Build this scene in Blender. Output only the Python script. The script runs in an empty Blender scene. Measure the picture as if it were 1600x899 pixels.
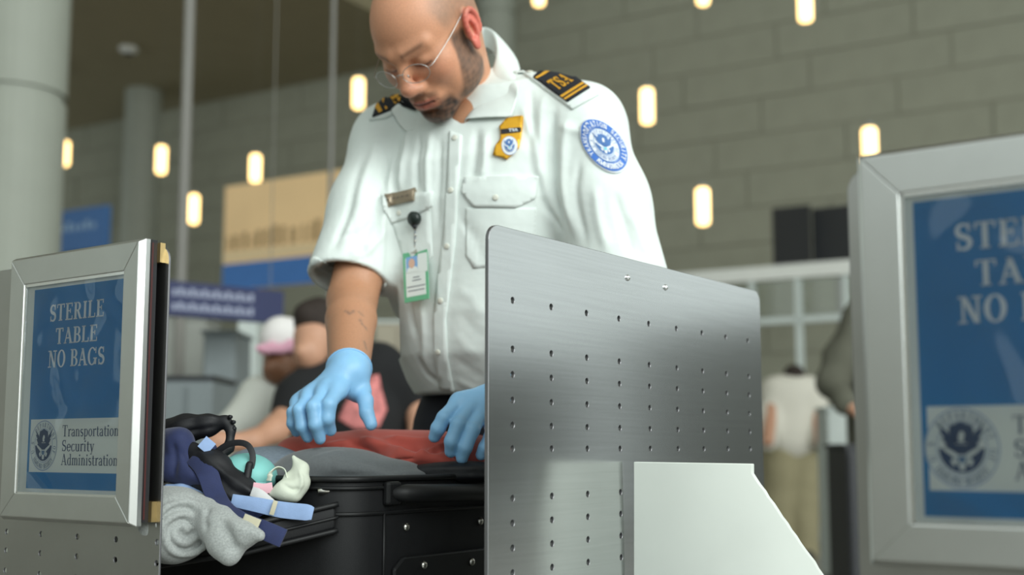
import bpy, bmesh, math, random
import numpy as np
from mathutils import Vector, Matrix
from mathutils.bvhtree import BVHTree
from mathutils.geometry import delaunay_2d_cdt

sc = bpy.context.scene
C = sc.collection
rng = np.random.default_rng(7)
random.seed(7)

# ------------------------------------------------------------------ camera
FPX, HC, PPY = 1865.0, 0.92, 490.0
TH = math.atan2(702.0 - PPY, FPX)
cam = bpy.data.cameras.new('camera')
cam.sensor_width = 36.0
cam.lens = 36.0 * FPX / 1600.0
cam.shift_y = (PPY - 449.5) / 1600.0
cam.clip_start = 0.05
cam.clip_end = 300
cam.dof.use_dof = True
cam.dof.focus_distance = 1.62
cam.dof.aperture_fstop = 2.8
camo = bpy.data.objects.new('camera', cam)
C.objects.link(camo)
camo.location = (0, 0, HC)
camo.rotation_euler = (math.pi / 2 + TH, 0, 0)
sc.camera = camo

# ------------------------------------------------------------------ sky, exposure
w = bpy.data.worlds.new('overcast_sky')
sc.world = w
w.use_nodes = True
bg = w.node_tree.nodes['Background']
bg.inputs['Color'].default_value = (0.90, 1.0, 0.98, 1)
bg.inputs['Strength'].default_value = 1.08
sc.view_settings.view_transform = 'Standard'
sc.view_settings.look = 'None'
sc.view_settings.exposure = 0.0
sc.view_settings.gamma = 1.0
sc.view_settings.use_curve_mapping = False

# daylight entering through the window wall beside the checkpoint
AX = math.radians(54.3)
D1 = np.array([-math.sin(AX), math.cos(AX), 0.0])      # along the sign panels, to the left and away
D2 = np.array([math.cos(AX), math.sin(AX), 0.0])       # along the steel divider, to the right and away
UP = np.array([0, 0, 1.0])


def area(name, loc, target, sx, sy, power, col):
    l = bpy.data.lights.new(name, 'AREA')
    l.shape = 'RECTANGLE'
    l.size, l.size_y, l.energy, l.color = sx, sy, power, col
    o = bpy.data.objects.new(name, l)
    C.objects.link(o)
    o.location = loc
    d = Vector(target) - Vector(loc)
    o.rotation_euler = d.to_track_quat('-Z', 'Y').to_euler()
    return o


area('window_daylight', tuple(-D1 * 8.6 - D2 * 1.0 + UP * 6.0), (0, 2.0, 1.3), 12.0, 7.0, 1800, (0.95, 1.0, 0.97))


# ------------------------------------------------------------------ helpers
def W(u, v, Y):
    """photo pixel at forward distance Y -> world point"""
    cx = (u - 800) / FPX
    cy = (PPY - v) / FPX
    d = np.array([cx, math.cos(TH) - cy * math.sin(TH), math.sin(TH) + cy * math.cos(TH)])
    return np.array([0, 0, HC]) + d * (Y / d[1])


P0 = W(763, 700, 1.44)
P0[2] = 0


def TB(g, t, z):
    """table frame: g along D1 from the divider, t along D2 from its near edge, z absolute"""
    return P0 + D1 * g + D2 * t + UP * z


def onplane(u, v, Q, n):
    o = np.array([0, 0, HC])
    r = W(u, v, 1.0) - o
    return o + r * (np.dot(Q - o, n) / np.dot(r, n))


MATS = {}


def srgb(r, g, b):
    f = lambda c: (c / 255 / 12.92) if c / 255 <= 0.04045 else ((c / 255 + 0.055) / 1.055) ** 2.4
    return (f(r), f(g), f(b), 1)


def mat(name, col, rough=0.6, metal=0.0, var=0.0, vscale=8.0, bump=0.0, bscale=200.0, stretch=None, spec=0.5,
        emit=None, estr=0.0, attr=None, sheen=0.0, sss=0.0, trans=0.0, aniso=0.0, bdist=0.001, detail=3.0):
    if name in MATS:
        return MATS[name]
    m = bpy.data.materials.new(name)
    MATS[name] = m
    m.use_nodes = True
    nt = m.node_tree
    b = nt.nodes['Principled BSDF']
    b.inputs['Base Color'].default_value = col
    b.inputs['Roughness'].default_value = rough
    b.inputs['Metallic'].default_value = metal
    b.inputs['Specular IOR Level'].default_value = spec
    if sheen:
        b.inputs['Sheen Weight'].default_value = sheen
    if sss:
        b.inputs['Subsurface Weight'].default_value = sss
        b.inputs['Subsurface Radius'].default_value = (0.012, 0.005, 0.003)
        b.inputs['Subsurface Scale'].default_value = 0.6
    if trans:
        b.inputs['Transmission Weight'].default_value = trans
    if aniso:
        b.inputs['Anisotropic'].default_value = aniso
    if emit is not None:
        b.inputs['Emission Color'].default_value = emit
        b.inputs['Emission Strength'].default_value = estr
    tc = nt.nodes.new('ShaderNodeTexCoord')
    mp = nt.nodes.new('ShaderNodeMapping')
    nt.links.new(tc.outputs['Object'], mp.inputs['Vector'])
    if stretch:
        mp.inputs['Scale'].default_value = stretch
    src = None
    if attr:
        a = nt.nodes.new('ShaderNodeAttribute')
        a.attribute_name = attr
        src = a.outputs['Color']
        nt.links.new(src, b.inputs['Base Color'])
    if var:
        n = nt.nodes.new('ShaderNodeTexNoise')
        n.inputs['Scale'].default_value = vscale
        n.inputs['Detail'].default_value = detail
        nt.links.new(mp.outputs[0], n.inputs['Vector'])
        mr = nt.nodes.new('ShaderNodeMapRange')
        mr.inputs['From Min'].default_value = 0.25
        mr.inputs['From Max'].default_value = 0.75
        mr.inputs['To Min'].default_value = 1 - var
        mr.inputs['To Max'].default_value = 1 + var
        nt.links.new(n.outputs['Fac'], mr.inputs['Value'])
        mx = nt.nodes.new('ShaderNodeMix')
        mx.data_type = 'RGBA'
        mx.blend_type = 'MULTIPLY'
        mx.inputs['Factor'].default_value = 1.0
        if src:
            nt.links.new(src, mx.inputs['A'])
        else:
            mx.inputs['A'].default_value = col
        nt.links.new(mr.outputs[0], mx.inputs['B'])
        nt.links.new(mx.outputs['Result'], b.inputs['Base Color'])
    if bump:
        n2 = nt.nodes.new('ShaderNodeTexNoise')
        n2.inputs['Scale'].default_value = bscale
        n2.inputs['Detail'].default_value = 2.0
        nt.links.new(mp.outputs[0], n2.inputs['Vector'])
        bp = nt.nodes.new('ShaderNodeBump')
        bp.inputs['Strength'].default_value = bump
        bp.inputs['Distance'].default_value = bdist
        nt.links.new(n2.outputs['Fac'], bp.inputs['Height'])
        nt.links.new(bp.outputs[0], b.inputs['Normal'])
    return m


def root_loc(o):
    p = np.zeros(3)
    while o is not None:
        p += np.array(o.location)
        o = o.parent
    return p


def tag(o, label=None, cat=None, group=None, kind=None):
    if label: o['label'] = label
    if cat: o['category'] = cat
    if group: o['group'] = group
    if kind: o['kind'] = kind
    return o


def empty(name, loc, label=None, cat=None, group=None, kind=None):
    o = bpy.data.objects.new(name, None)
    o.empty_display_size = 0.05
    C.objects.link(o)
    o.location = tuple(float(x) for x in loc)
    return tag(o, label, cat, group, kind)


def mk(name, verts, faces, m, parent=None, smooth=False, base=None, auto=None):
    """link one mesh object; verts are world points"""
    v = np.asarray(verts, dtype=np.float64).reshape(-1, 3)
    off = root_loc(parent) if parent is not None else np.zeros(3)
    o_loc = np.zeros(3)
    if parent is None:
        lo, hi = v.min(0), v.max(0)
        o_loc = np.array([(lo[0] + hi[0]) / 2, (lo[1] + hi[1]) / 2, lo[2]]) if base is None else np.asarray(base, float)
    me = bpy.data.meshes.new(name)
    vv = v - off - o_loc
    if isinstance(faces, np.ndarray):
        nf, k = faces.shape
        me.vertices.add(len(vv))
        me.vertices.foreach_set('co', vv.astype(np.float32).ravel())
        me.loops.add(nf * k)
        me.loops.foreach_set('vertex_index', faces.astype(np.int32).ravel())
        me.polygons.add(nf)
        me.polygons.foreach_set('loop_start', np.arange(0, nf * k, k, dtype=np.int32))
        me.polygons.foreach_set('loop_total', np.full(nf, k, dtype=np.int32))
        me.update(calc_edges=True)
        me.validate()
    else:
        me.from_pydata([tuple(p) for p in vv.tolist()], [], faces)
    if m is not None:
        me.materials.append(m)
    if smooth:
        me.polygons.foreach_set('use_smooth', np.ones(len(me.polygons), dtype=bool))
    o = bpy.data.objects.new(name, me)
    C.objects.link(o)
    o.location = tuple(o_loc)
    if parent is not None:
        o.parent = parent
    if auto:
        md = o.modifiers.new('bevel', 'BEVEL')
        md.width = auto
        md.segments = 2
        md.limit_method = 'ANGLE'
        md.harden_normals = False
    return o


class MB:
    """collects faces of one mesh; fr = (origin, ex, ey, ez)"""

    def __init__(s):
        s.v, s.f = [], []

    def add(s, v, f):
        n = len(s.v)
        s.v += [tuple(p) for p in np.asarray(v, float).tolist()]
        s.f += [tuple(i + n for i in q) for q in f]
        return s

    def box(s, fr, lo, hi):
        o, ex, ey, ez = fr
        v = [o + ex * x + ey * y + ez * z for z in (lo[2], hi[2]) for y in (lo[1], hi[1]) for x in (lo[0], hi[0])]
        return s.add(v, [(0, 2, 3, 1), (4, 5, 7, 6), (0, 1, 5, 4), (2, 6, 7, 3), (0, 4, 6, 2), (1, 3, 7, 5)])

    def prism(s, fr, poly, z0, z1):
        o, ex, ey, ez = fr
        n = len(poly)
        v = [o + ex * p[0] + ey * p[1] + ez * z for z in (z0, z1) for p in poly]
        f = [tuple(range(n - 1, -1, -1)), tuple(range(n, 2 * n))]
        f += [(i, (i + 1) % n, n + (i + 1) % n, n + i) for i in range(n)]
        return s.add(v, f)

    def flat(s, fr, poly, z):
        o, ex, ey, ez = fr
        return s.add([o + ex * p[0] + ey * p[1] + ez * z for p in poly], [tuple(range(len(poly)))])

    def tube(s, pts, r, n=8, cap=True, flat=1.0, upv=None):
        pts = [np.asarray(p, float) for p in pts]
        rs = r if hasattr(r, '__len__') else [r] * len(pts)
        v, f = [], []
        prev = None
        for i, p in enumerate(pts):
            t = pts[min(i + 1, len(pts) - 1)] - pts[max(i - 1, 0)]
            t = t / (np.linalg.norm(t) + 1e-12)
            if prev is None:
                a = np.array([0, 0, 1.0]) if upv is None else np.asarray(upv, float)
                if abs(np.dot(a, t)) > 0.95: a = np.array([1.0, 0, 0])
            else:
                a = prev
            x = a - t * np.dot(a, t)
            x /= np.linalg.norm(x)
            prev = x
            y = np.cross(t, x)
            for k in range(n):
                q = 2 * math.pi * k / n
                v.append(p + rs[i] * (math.cos(q) * x * flat + math.sin(q) * y))
        for i in range(len(pts) - 1):
            for k in range(n):
                f.append((i * n + k, i * n + (k + 1) % n, (i + 1) * n + (k + 1) % n, (i + 1) * n + k))
        if cap:
            f.append(tuple(range(n - 1, -1, -1)))
            f.append(tuple((len(pts) - 1) * n + k for k in range(n)))
        return s.add(v, f)

    def cyl(s, a, b, r, n=16, r2=None):
        return s.tube([a, b], [r, r if r2 is None else r2], n)

    def build(s, name, m, parent=None, smooth=False, auto=None, base=None):
        return mk(name, s.v, s.f, m, parent, smooth, base, auto)


def spline(pts, n=8):
    """Catmull-Rom through pts"""
    p = [np.asarray(q, float) for q in pts]
    p = [2 * p[0] - p[1]] + p + [2 * p[-1] - p[-2]]
    out = []
    for i in range(1, len(p) - 2):
        for k in range(n):
            t = k / n
            out.append(0.5 * (2 * p[i] + (p[i + 1] - p[i - 1]) * t + (2 * p[i - 1] - 5 * p[i] + 4 * p[i + 1] - p[i + 2]) * t * t
                              + (3 * p[i] - p[i - 1] - 3 * p[i + 1] + p[i + 2]) * t ** 3))
    out.append(p[-2])
    return out


# ------------------------------------------------------------------ signed distance sculpting
class SDF:
    def __init__(s, lo, hi, res):
        s.lo = np.asarray(lo, np.float32)
        s.res = res
        s.n = np.ceil((np.asarray(hi) - s.lo) / res).astype(int) + 1
        s.d = np.full(s.n, 0.5, np.float32)

    def _win(s, lo, hi, pad):
        i0 = np.clip(np.floor((np.asarray(lo) - pad - s.lo) / s.res).astype(int), 0, s.n)
        i1 = np.clip(np.ceil((np.asarray(hi) + pad - s.lo) / s.res).astype(int) + 1, 0, s.n)
        if np.any(i1 <= i0): return None, None
        ax = [(s.lo[k] + s.res * np.arange(i0[k], i1[k])).astype(np.float32) for k in range(3)]
        return tuple(slice(a, b) for a, b in zip(i0, i1)), (ax[0][:, None, None], ax[1][None, :, None], ax[2][None, None, :])

    def op(s, fn, lo, hi, k=0.01, mode='u'):
        sl, P = s._win(lo, hi, k + 3 * s.res)
        if sl is None: return s
        e = fn(*P).astype(np.float32)
        a = s.d[sl]
        if mode == 'u':
            h = np.maximum(k - np.abs(a - e), 0) / k if k > 0 else 0
            s.d[sl] = np.minimum(a, e) - h * h * k * 0.25
        elif mode == 's':
            e = -e
            h = np.maximum(k - np.abs(a - e), 0) / k if k > 0 else 0
            s.d[sl] = np.maximum(a, e) + h * h * k * 0.25
        return s

    def ell(s, c, r, k=0.01, mode='u', R=None):
        c = np.asarray(c, float)
        r = np.asarray(r, float) * np.ones(3)

        def fn(x, y, z):
            x, y, z = x - c[0], y - c[1], z - c[2]
            if R is not None:
                x, y, z = (R[0][0] * x + R[1][0] * y + R[2][0] * z, R[0][1] * x + R[1][1] * y + R[2][1] * z,
                           R[0][2] * x + R[1][2] * y + R[2][2] * z)
            k0 = np.sqrt((x / r[0]) ** 2 + (y / r[1]) ** 2 + (z / r[2]) ** 2)
            k1 = np.sqrt((x / r[0] ** 2) ** 2 + (y / r[1] ** 2) ** 2 + (z / r[2] ** 2) ** 2) + 1e-9
            return k0 * (k0 - 1) / k1
        q = r if R is None else np.ones(3) * r.max()
        return s.op(fn, c - q, c + q, k, mode)

    def cone(s, a, b, ra, rb=None, k=0.01, mode='u'):
        rb = ra if rb is None else rb
        a, b = np.asarray(a, float), np.asarray(b, float)
        ab = b - a
        l2 = float(ab @ ab) + 1e-12

        def fn(x, y, z):
            x, y, z = x - a[0], y - a[1], z - a[2]
            t = np.clip((x * ab[0] + y * ab[1] + z * ab[2]) / l2, 0, 1)
            return np.sqrt((x - t * ab[0]) ** 2 + (y - t * ab[1]) ** 2 + (z - t * ab[2]) ** 2) - (ra + (rb - ra) * t)
        m = max(ra, rb)
        return s.op(fn, np.minimum(a, b) - m, np.maximum(a, b) + m, k, mode)

    def chain(s, pts, rs, k=0.01, mode='u'):
        for i in range(len(pts) - 1):
            s.cone(pts[i], pts[i + 1], rs[i], rs[i + 1], k, mode)
        return s

    def half(s, p, n, lo, hi, k=0.004):
        """cut away the side the normal points to, inside the window lo..hi"""
        sl, P = s._win(lo, hi, 0)
        e = (P[0] - p[0]) * n[0] + (P[1] - p[1]) * n[1] + (P[2] - p[2]) * n[2]
        a = s.d[sl]
        h = np.maximum(k - np.abs(a - e), 0) / k
        s.d[sl] = np.maximum(a, e) + h * h * k * 0.25
        return s

    def mesh(s, relax=2):
        d = s.d
        d[0] = d[-1] = 0.5
        d[:, 0] = d[:, -1] = 0.5
        d[:, :, 0] = d[:, :, -1] = 0.5
        ins = d < 0
        n = np.array(d.shape) - 1
        cnt = np.zeros(n, np.int8)
        cs = [(i, j, k) for i in (0, 1) for j in (0, 1) for k in (0, 1)]
        for i, j, k in cs:
            cnt += ins[i:i + n[0], j:j + n[1], k:k + n[2]]
        act = (cnt > 0) & (cnt < 8)
        idx = np.argwhere(act)
        ids = np.full(n, -1, np.int32)
        ids[act] = np.arange(len(idx))
        corner = {c: d[idx[:, 0] + c[0], idx[:, 1] + c[1], idx[:, 2] + c[2]] for c in cs}
        acc = np.zeros((len(idx), 3))
        num = np.zeros(len(idx))
        for c in cs:
            for a in range(3):
                if c[a] == 0:
                    e = list(c)
                    e[a] = 1
                    v0, v1 = corner[c], corner[tuple(e)]
                    x = (v0 < 0) != (v1 < 0)
                    t = np.where(x, v0 / np.where(x, v0 - v1, 1), 0)
                    p = np.tile(np.array(c, float), (len(idx), 1))
                    p[:, a] = t
                    acc += p * x[:, None]
                    num += x
        V = (idx + acc / num[:, None]) * s.res + s.lo
        F = []
        for a in range(3):
            b, c = (a + 1) % 3, (a + 2) % 3
            s0 = [slice(None)] * 3
            s1 = [slice(None)] * 3
            s0[a] = slice(0, -1)
            s1[a] = slice(1, None)
            A, B = ins[tuple(s0)], ins[tuple(s1)]
            e = np.argwhere(A != B)
            ok = (e[:, b] > 0) & (e[:, c] > 0) & (e[:, b] < n[b]) & (e[:, c] < n[c])
            e = e[ok]
            fl = A[e[:, 0], e[:, 1], e[:, 2]]
            q = []
            for db, dc in ((-1, -1), (0, -1), (0, 0), (-1, 0)):
                g = e.copy()
                g[:, b] += db
                g[:, c] += dc
                q.append(ids[g[:, 0], g[:, 1], g[:, 2]])
            q = np.stack(q, 1)
            q[~fl] = q[~fl][:, ::-1]
            F.append(q)
        F = np.concatenate(F)
        F = F[(F >= 0).all(1)]
        for _ in range(relax):
            V = lap(V, F, 0.5)
        return V, F


def lap(V, F, f):
    acc = np.zeros_like(V)
    num = np.zeros(len(V))
    for a, b in ((0, 1), (1, 2), (2, 3), (3, 0)):
        for i, j in ((a, b), (b, a)):
            num += np.bincount(F[:, i], minlength=len(V))
            for k in range(3):
                acc[:, k] += np.bincount(F[:, i], weights=V[F[:, j], k], minlength=len(V))
    return V + (acc / np.maximum(num, 1)[:, None] - V) * f


def normals(V, F):
    n = np.cross(V[F[:, 2]] - V[F[:, 0]], V[F[:, 3]] - V[F[:, 1]])
    N = np.zeros_like(V)
    for i in range(4):
        for k in range(3):
            N[:, k] += np.bincount(F[:, i], weights=n[:, k], minlength=len(V))
    return N / (np.linalg.norm(N, axis=1)[:, None] + 1e-12)


def wobble(V, N, amp, scale, seed=0, n=5):
    """smooth pseudo random displacement along the normals"""
    r = np.random.default_rng(seed)
    d = np.zeros(len(V))
    for i in range(n):
        k = r.normal(size=3)
        k /= np.linalg.norm(k)
        d += np.sin(V @ (k * scale * r.uniform(0.6, 1.6)) + r.uniform(0, 6.28))
    return V + N * (d / n * amp)[:, None]


def polydist(V, pts):
    best = np.full(len(V), 9.0)
    tt = np.zeros(len(V))
    L = len(pts) - 1
    for i in range(L):
        a, b = np.asarray(pts[i]), np.asarray(pts[i + 1])
        ab = b - a
        t = np.clip((V - a) @ ab / (ab @ ab + 1e-12), 0, 1)
        d = np.linalg.norm(V - a - t[:, None] * ab, axis=1)
        m = d < best
        best[m] = d[m]
        tt[m] = ((i + t) / L)[m]
    return best, tt


def color_attr(o, cols):
    a = o.data.color_attributes.new('Col', 'FLOAT_COLOR', 'POINT')
    c = np.ones((len(cols), 4), np.float32)
    c[:, :3] = cols
    a.data.foreach_set('color', c.ravel())


# ------------------------------------------------------------------ lettering (serif strokes, cap height 1)
def arc(cx, cy, rx, ry, a0, a1, n=12):
    return [(cx + rx * math.cos(math.radians(a0 + (a1 - a0) * i / n)), cy + ry * math.sin(math.radians(a0 + (a1 - a0) * i / n))) for i in range(n + 1)]


def stroke(pts, ws):
    out = []
    L, Rr = [], []
    for i, p in enumerate(pts):
        a, b = pts[max(i - 1, 0)], pts[min(i + 1, len(pts) - 1)]
        dx, dy = b[0] - a[0], b[1] - a[1]
        l = math.hypot(dx, dy) + 1e-9
        h = ws[i] / 2
        L.append((p[0] - dy / l * h, p[1] + dx / l * h))
        Rr.append((p[0] + dy / l * h, p[1] - dx / l * h))
    for i in range(len(pts) - 1):
        out.append([L[i], Rr[i], Rr[i + 1], L[i + 1]])
    return out


def ringp(cx, cy, rx, ry, tx, ty, a0=0, a1=360, n=24):
    o, i = arc(cx, cy, rx, ry, a0, a1, n), arc(cx, cy, rx - tx, ry - ty, a0, a1, n)
    return [[i[k], o[k], o[k + 1], i[k + 1]] for k in range(n)]


def glyph(ch, w=0.17, h=0.06, s=0.07):
    R = lambda x0, y0, x1, y1: [(x0, y0), (x1, y0), (x1, y1), (x0, y1)]
    D = lambda x0, y0, x1, y1, t: [(x0 - t / 2, y0), (x0 + t / 2, y0), (x1 + t / 2, y1), (x1 - t / 2, y1)]
    st = lambda x, y0=0, y1=1: R(x - w / 2, y0, x + w / 2, y1)
    sf = lambda x, y, e=0: R(x - w / 2 - s, y, x + w / 2 + s, y + h)
    xh = 0.64
    lw = w * 0.95
    if ch == 'I': return [st(.19), sf(.19, 0), sf(.19, 1 - h)], .40
    if ch == 'T': return [st(.37), sf(.37, 0), R(.02, 1 - h, .72, 1), R(.02, .76, .02 + h, 1), R(.72 - h, .76, .72, 1)], .75
    if ch == 'L': return [st(.19), sf(.19, 0), sf(.19, 1 - h), R(.19, 0, .66, h), R(.66 - h, 0, .66, .26)], .69
    if ch in 'EF':
        g = [st(.19), sf(.19, 0), sf(.19, 1 - h), R(.19, 1 - h, .64, 1), R(.64 - h, .77, .64, 1), R(.19, .5, .5, .5 + h), R(.5 - h, .4, .5, .66)]
        if ch == 'E': g += [R(.19, 0, .67, h), R(.67 - h, 0, .67, .25)]
        return g, .71
    if ch in 'PRB':
        g = [st(.19), sf(.19, 0), sf(.19, 1 - h), R(.19, 1 - h, .38, 1), R(.19, .48, .38, .48 + h)] + ringp(.38, .74, .27, .26, w, h, -90, 90, 12)
        if ch == 'R': g += [D(.64, 0, .4, .5, w), R(.56, 0, .78, h)]
        if ch == 'B': g += [R(.19, 0, .4, h)] + ringp(.4, .265, .3, .265, w, h, -90, 90, 12)
        return g, (.80 if ch == 'R' else .72)
    if ch == 'D': return [st(.19), sf(.19, 0), sf(.19, 1 - h), R(.19, 1 - h, .36, 1), R(.19, 0, .36, h)] + ringp(.36, .5, .4, .5, w, h, -90, 90, 16), .8
    if ch == 'O': return ringp(.4, .5, .38, .52, w, h), .80
    if ch in 'GC':
        g = ringp(.42, .5, .4, .52, w, h, 40, 325, 20) + [R(.70, .66, .70 + h, 1)]
        if ch == 'G': g += [st(.7, .04, .42), R(.52, .42 - h, .86, .42)]
        return g, (.88 if ch == 'G' else .8)
    if ch == 'A': return [D(.1, 0, .38, 1, h * 1.2), D(.66, 0, .36, 1, w), R(.2, .3, .56, .3 + h), R(0, 0, .24, h), R(.5, 0, .84, h)], .80
    if ch == 'N': return [R(.14, 0, .14 + h * 1.2, 1), R(.64, 0, .64 + h * 1.2, 1), D(.66, 0, .2, 1, w), R(.02, 0, .32, h), R(.5, 1 - h, .84, 1), R(.02, 1 - h, .2, 1)], .84
    if ch == 'M': return [R(.13, 0, .13 + h * 1.2, 1), st(.86), D(.5, 0, .2, 1, w), D(.5, 0, .82, 1, h * 1.2), R(.02, 0, .3, h), sf(.86, 0), R(.02, 1 - h, .2, 1), R(.8, 1 - h, 1.02, 1)], 1.04
    if ch == 'H': return [st(.19), st(.67), sf(.19, 0), sf(.19, 1 - h), sf(.67, 0), sf(.67, 1 - h), R(.19, .48, .67, .48 + h)], .86
    if ch == 'U': return [st(.19, .3), sf(.19, 1 - h), R(.66, .3, .66 + h * 1.2, 1), R(.56, 1 - h, .82, 1)] + ringp(.4, .32, .31, .34, w * .8, h, 180, 360, 12), .82
    if ch == 'Y': return [st(.4, 0, .45), sf(.4, 0), D(.38, .42, .14, 1, w), D(.42, .42, .68, 1, h * 1.2), R(.02, 1 - h, .3, 1), R(.56, 1 - h, .8, 1)], .80
    if ch == 'S':
        c = arc(.31, .735, .2, .225, 25, 265, 12) + arc(.31, .265, .22, .225, 75, -155, 12)[1:]
        n = len(c)
        ws = [h + (w - h) * max(0, math.sin(math.pi * i / (n - 1))) ** 1.3 for i in range(n)]
        return stroke(c, ws) + [R(.46, .68, .46 + h, 1), R(.08, 0, .08 + h, .32)], .62
    if ch == '.': return [R(.06, 0, .2, .14)], .26
    # lower case
    lst = lambda x, y0=0, y1=xh: R(x - lw / 2, y0, x + lw / 2, y1)
    lsf = lambda x, y=0: R(x - lw / 2 - s * .8, y, x + lw / 2 + s * .8, y + h)
    flag = lambda x, y: R(x - lw / 2 - s, y - h, x, y)
    arch = lambda x0, x1: ringp((x0 + x1) / 2, xh - .2, (x1 - x0) / 2 + lw / 2, .22, lw, h, 0, 180, 10)
    if ch == 'i': return [lst(.15), lsf(.15), flag(.15, xh), R(.08, .8, .23, .95)], .31
    if ch == 'n': return [lst(.15), lsf(.15), flag(.15, xh), lst(.47, 0, xh - .2), lsf(.47)] + arch(.15, .47), .62
    if ch == 'm': return [lst(.15), lsf(.15), flag(.15, xh), lst(.45, 0, xh - .2), lsf(.45), lst(.75, 0, xh - .2), lsf(.75)] + arch(.15, .45) + arch(.45, .75), .90
    if ch == 'u': return [lst(.15, .2), flag(.15, xh), lst(.47), R(.47, 0, .58, h), flag(.47, xh)] + ringp(.31, .2, .16 + lw / 2, .22, lw, h, 180, 360, 10), .60
    if ch == 'r': return [lst(.15), lsf(.15), flag(.15, xh)] + stroke(arc(.33, xh - .2, .16, .18, 175, 50, 6), [h, h, h, h * 1.4, lw * .8, lw, lw]), .44
    if ch == 't': return [lst(.17, .12, .84), R(.03, xh - h, .36, xh)] + ringp(.28, .15, .11 + lw / 2, .17, lw, h, 180, 320, 8), .38
    if ch == 'o': return ringp(.27, .32, .26, .34, lw, h), .54
    if ch == 'p': return [lst(.15, -.28, xh), lsf(.15, -.28), flag(.15, xh)] + ringp(.3, .32, .26, .34, lw, h, -150, 150, 20), .58
    if ch == 'd': return [lst(.44, 0, 1), flag(.44, 1), R(.44, 0, .56, h)] + ringp(.28, .32, .26, .34, lw, h, 30, 330, 20), .58
    if ch == 'c': return ringp(.28, .32, .27, .34, lw, h, 45, 325, 18), .47
    if ch == 'e': return ringp(.27, .32, .26, .34, lw, h, 5, 325, 20) + [R(.06, .32, .5, .32 + h)], .52
    if ch == 'a': return [lst(.4, 0, xh - .18), R(.4, 0, .52, h)] + ringp(.25, xh - .2, .15 + lw / 2, .22, lw, h, 0, 165, 10) + ringp(.22, .17, .2, .19, lw, h, 60, 330, 14) + [R(.22, .3, .4, .3 + h)], .52
    if ch == 's':
        c = arc(.22, .475, .14, .14, 25, 265, 10) + arc(.22, .17, .15, .15, 75, -155, 10)[1:]
        n = len(c)
        return stroke(c, [h + (lw - h) * max(0, math.sin(math.pi * i / (n - 1))) for i in range(n)]), .44
    if ch == 'y': return [D(.28, 0, .1, xh, lw), D(.2, -.28, .46, xh, h * 1.2), R(0, xh - h, .22, xh), R(.36, xh - h, .56, xh), R(.08, -.28, .2, -.2)], .56
    return [], .32


def text_polys(txt, x, y, cap, width=None, center=False, **kw):
    polys, cx = [], 0.0
    for ch in txt:
        g, adv = glyph(ch, **kw) if ch != ' ' else ([], .36)
        polys += [[(px + cx, py) for px, py in q] for q in g]
        cx += adv + .04
    cx -= .04
    sx = cap if width is None else width / cx
    x0 = x - cx * sx / 2 if center else x
    return [[(x0 + px * sx, y + py * cap) for px, py in q] for q in polys]


def ring_text(txt, r, cap, a0, a1, inside=False, **kw):
    """letters round a circle from angle a0 to a1 (degrees, clockwise for tops outward)"""
    out = []
    n = len(txt)
    for i, ch in enumerate(txt):
        if ch == ' ': continue
        g, adv = glyph(ch, **kw)
        a = math.radians(a0 + (a1 - a0) * (i + .5) / n)
        up = np.array([math.cos(a), math.sin(a)]) * (-1 if inside else 1)
        rt = np.array([up[1], -up[0]])
        c = np.array([math.cos(a), math.sin(a)]) * r
        for q in g:
            out.append([tuple(c + rt * (px - adv / 2) * cap * .9 + up * (py - .5) * cap) for px, py in q])
    return out


def disc(cx, cy, rx, ry=None, n=40):
    ry = rx if ry is None else ry
    return [(cx + rx * math.cos(2 * math.pi * i / n), cy + ry * math.sin(2 * math.pi * i / n)) for i in range(n)]


# eagle emblem in a unit circle, as (colour key, polygons)
def emblem():
    mir = lambda q: [(-x, y) for x, y in q[::-1]]
    wing = [(-.10, .05), (-.22, .20), (-.36, .40), (-.62, .62), (-.52, .42), (-.60, .44), (-.46, .26), (-.54, .26), (-.40, .08), (-.46, .06), (-.30, -.10), (-.14, -.14)]
    shield_top = [(-.34, .40), (-.30, .56), (0, .66), (.30, .56), (.34, .40), (.22, .12), (-.22, .12)]
    leftc = [(-.62, .02), (-.50, -.30), (-.30, -.14), (-.34, .0)]
    L = []
    L.append(('ring', [disc(0, 0, 1.0)]))
    L.append(('pale', [disc(0, 0, .96)]))
    L.append(('letter', ring_text('U.S. DEPARTMENT OF', .82, .19, 205, -25, w=.2, h=.09) + ring_text('HOMELAND SECURITY', .82, .19, 218, 322, inside=True, w=.2, h=.09)))
    L.append(('ring', [disc(0, 0, .68)]))
    L.append(('pale', [disc(0, 0, .65)]))
    L.append(('navy', [arc(0, 0, .61, .61, 180, 360, 20)[:] + [(.2, .02), (0, -.05), (-.2, .02)]]))
    L.append(('navy', [shield_top, wing, mir(wing)]))
    L.append(('pale', [[(-.07, .16), (-.08, .3), (-.02, .42), (.07, .40), (.09, .30), (.05, .27), (.07, .16)],
                       [(-.6, .12), (-.42, .02), (-.12, -.14), (-.2, -.24), (-.46, -.06)], [(.6, .12), (.46, -.06), (.2, -.24), (.12, -.14), (.42, .02)],
                       [(-.18, -.16), (.18, -.16), (.16, -.34), (0, -.46), (-.16, -.34)],
                       [(-.10, -.40), (.10, -.40), (.06, -.54), (-.06, -.54)], [(-.3, -.32), (-.2, -.22), (-.16, -.42), (-.24, -.44)], [(.3, -.32), (.24, -.44), (.16, -.42), (.2, -.22)]]))
    L.append(('navy', [[(-.16, .10), (.16, .10), (.16, -.02), (0, -.08), (-.16, -.02)]]))
    L.append(('mid', [[(-.12, -.20), (.12, -.20), (.10, -.32), (0, -.39), (-.10, -.32)]]))
    return L

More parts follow.
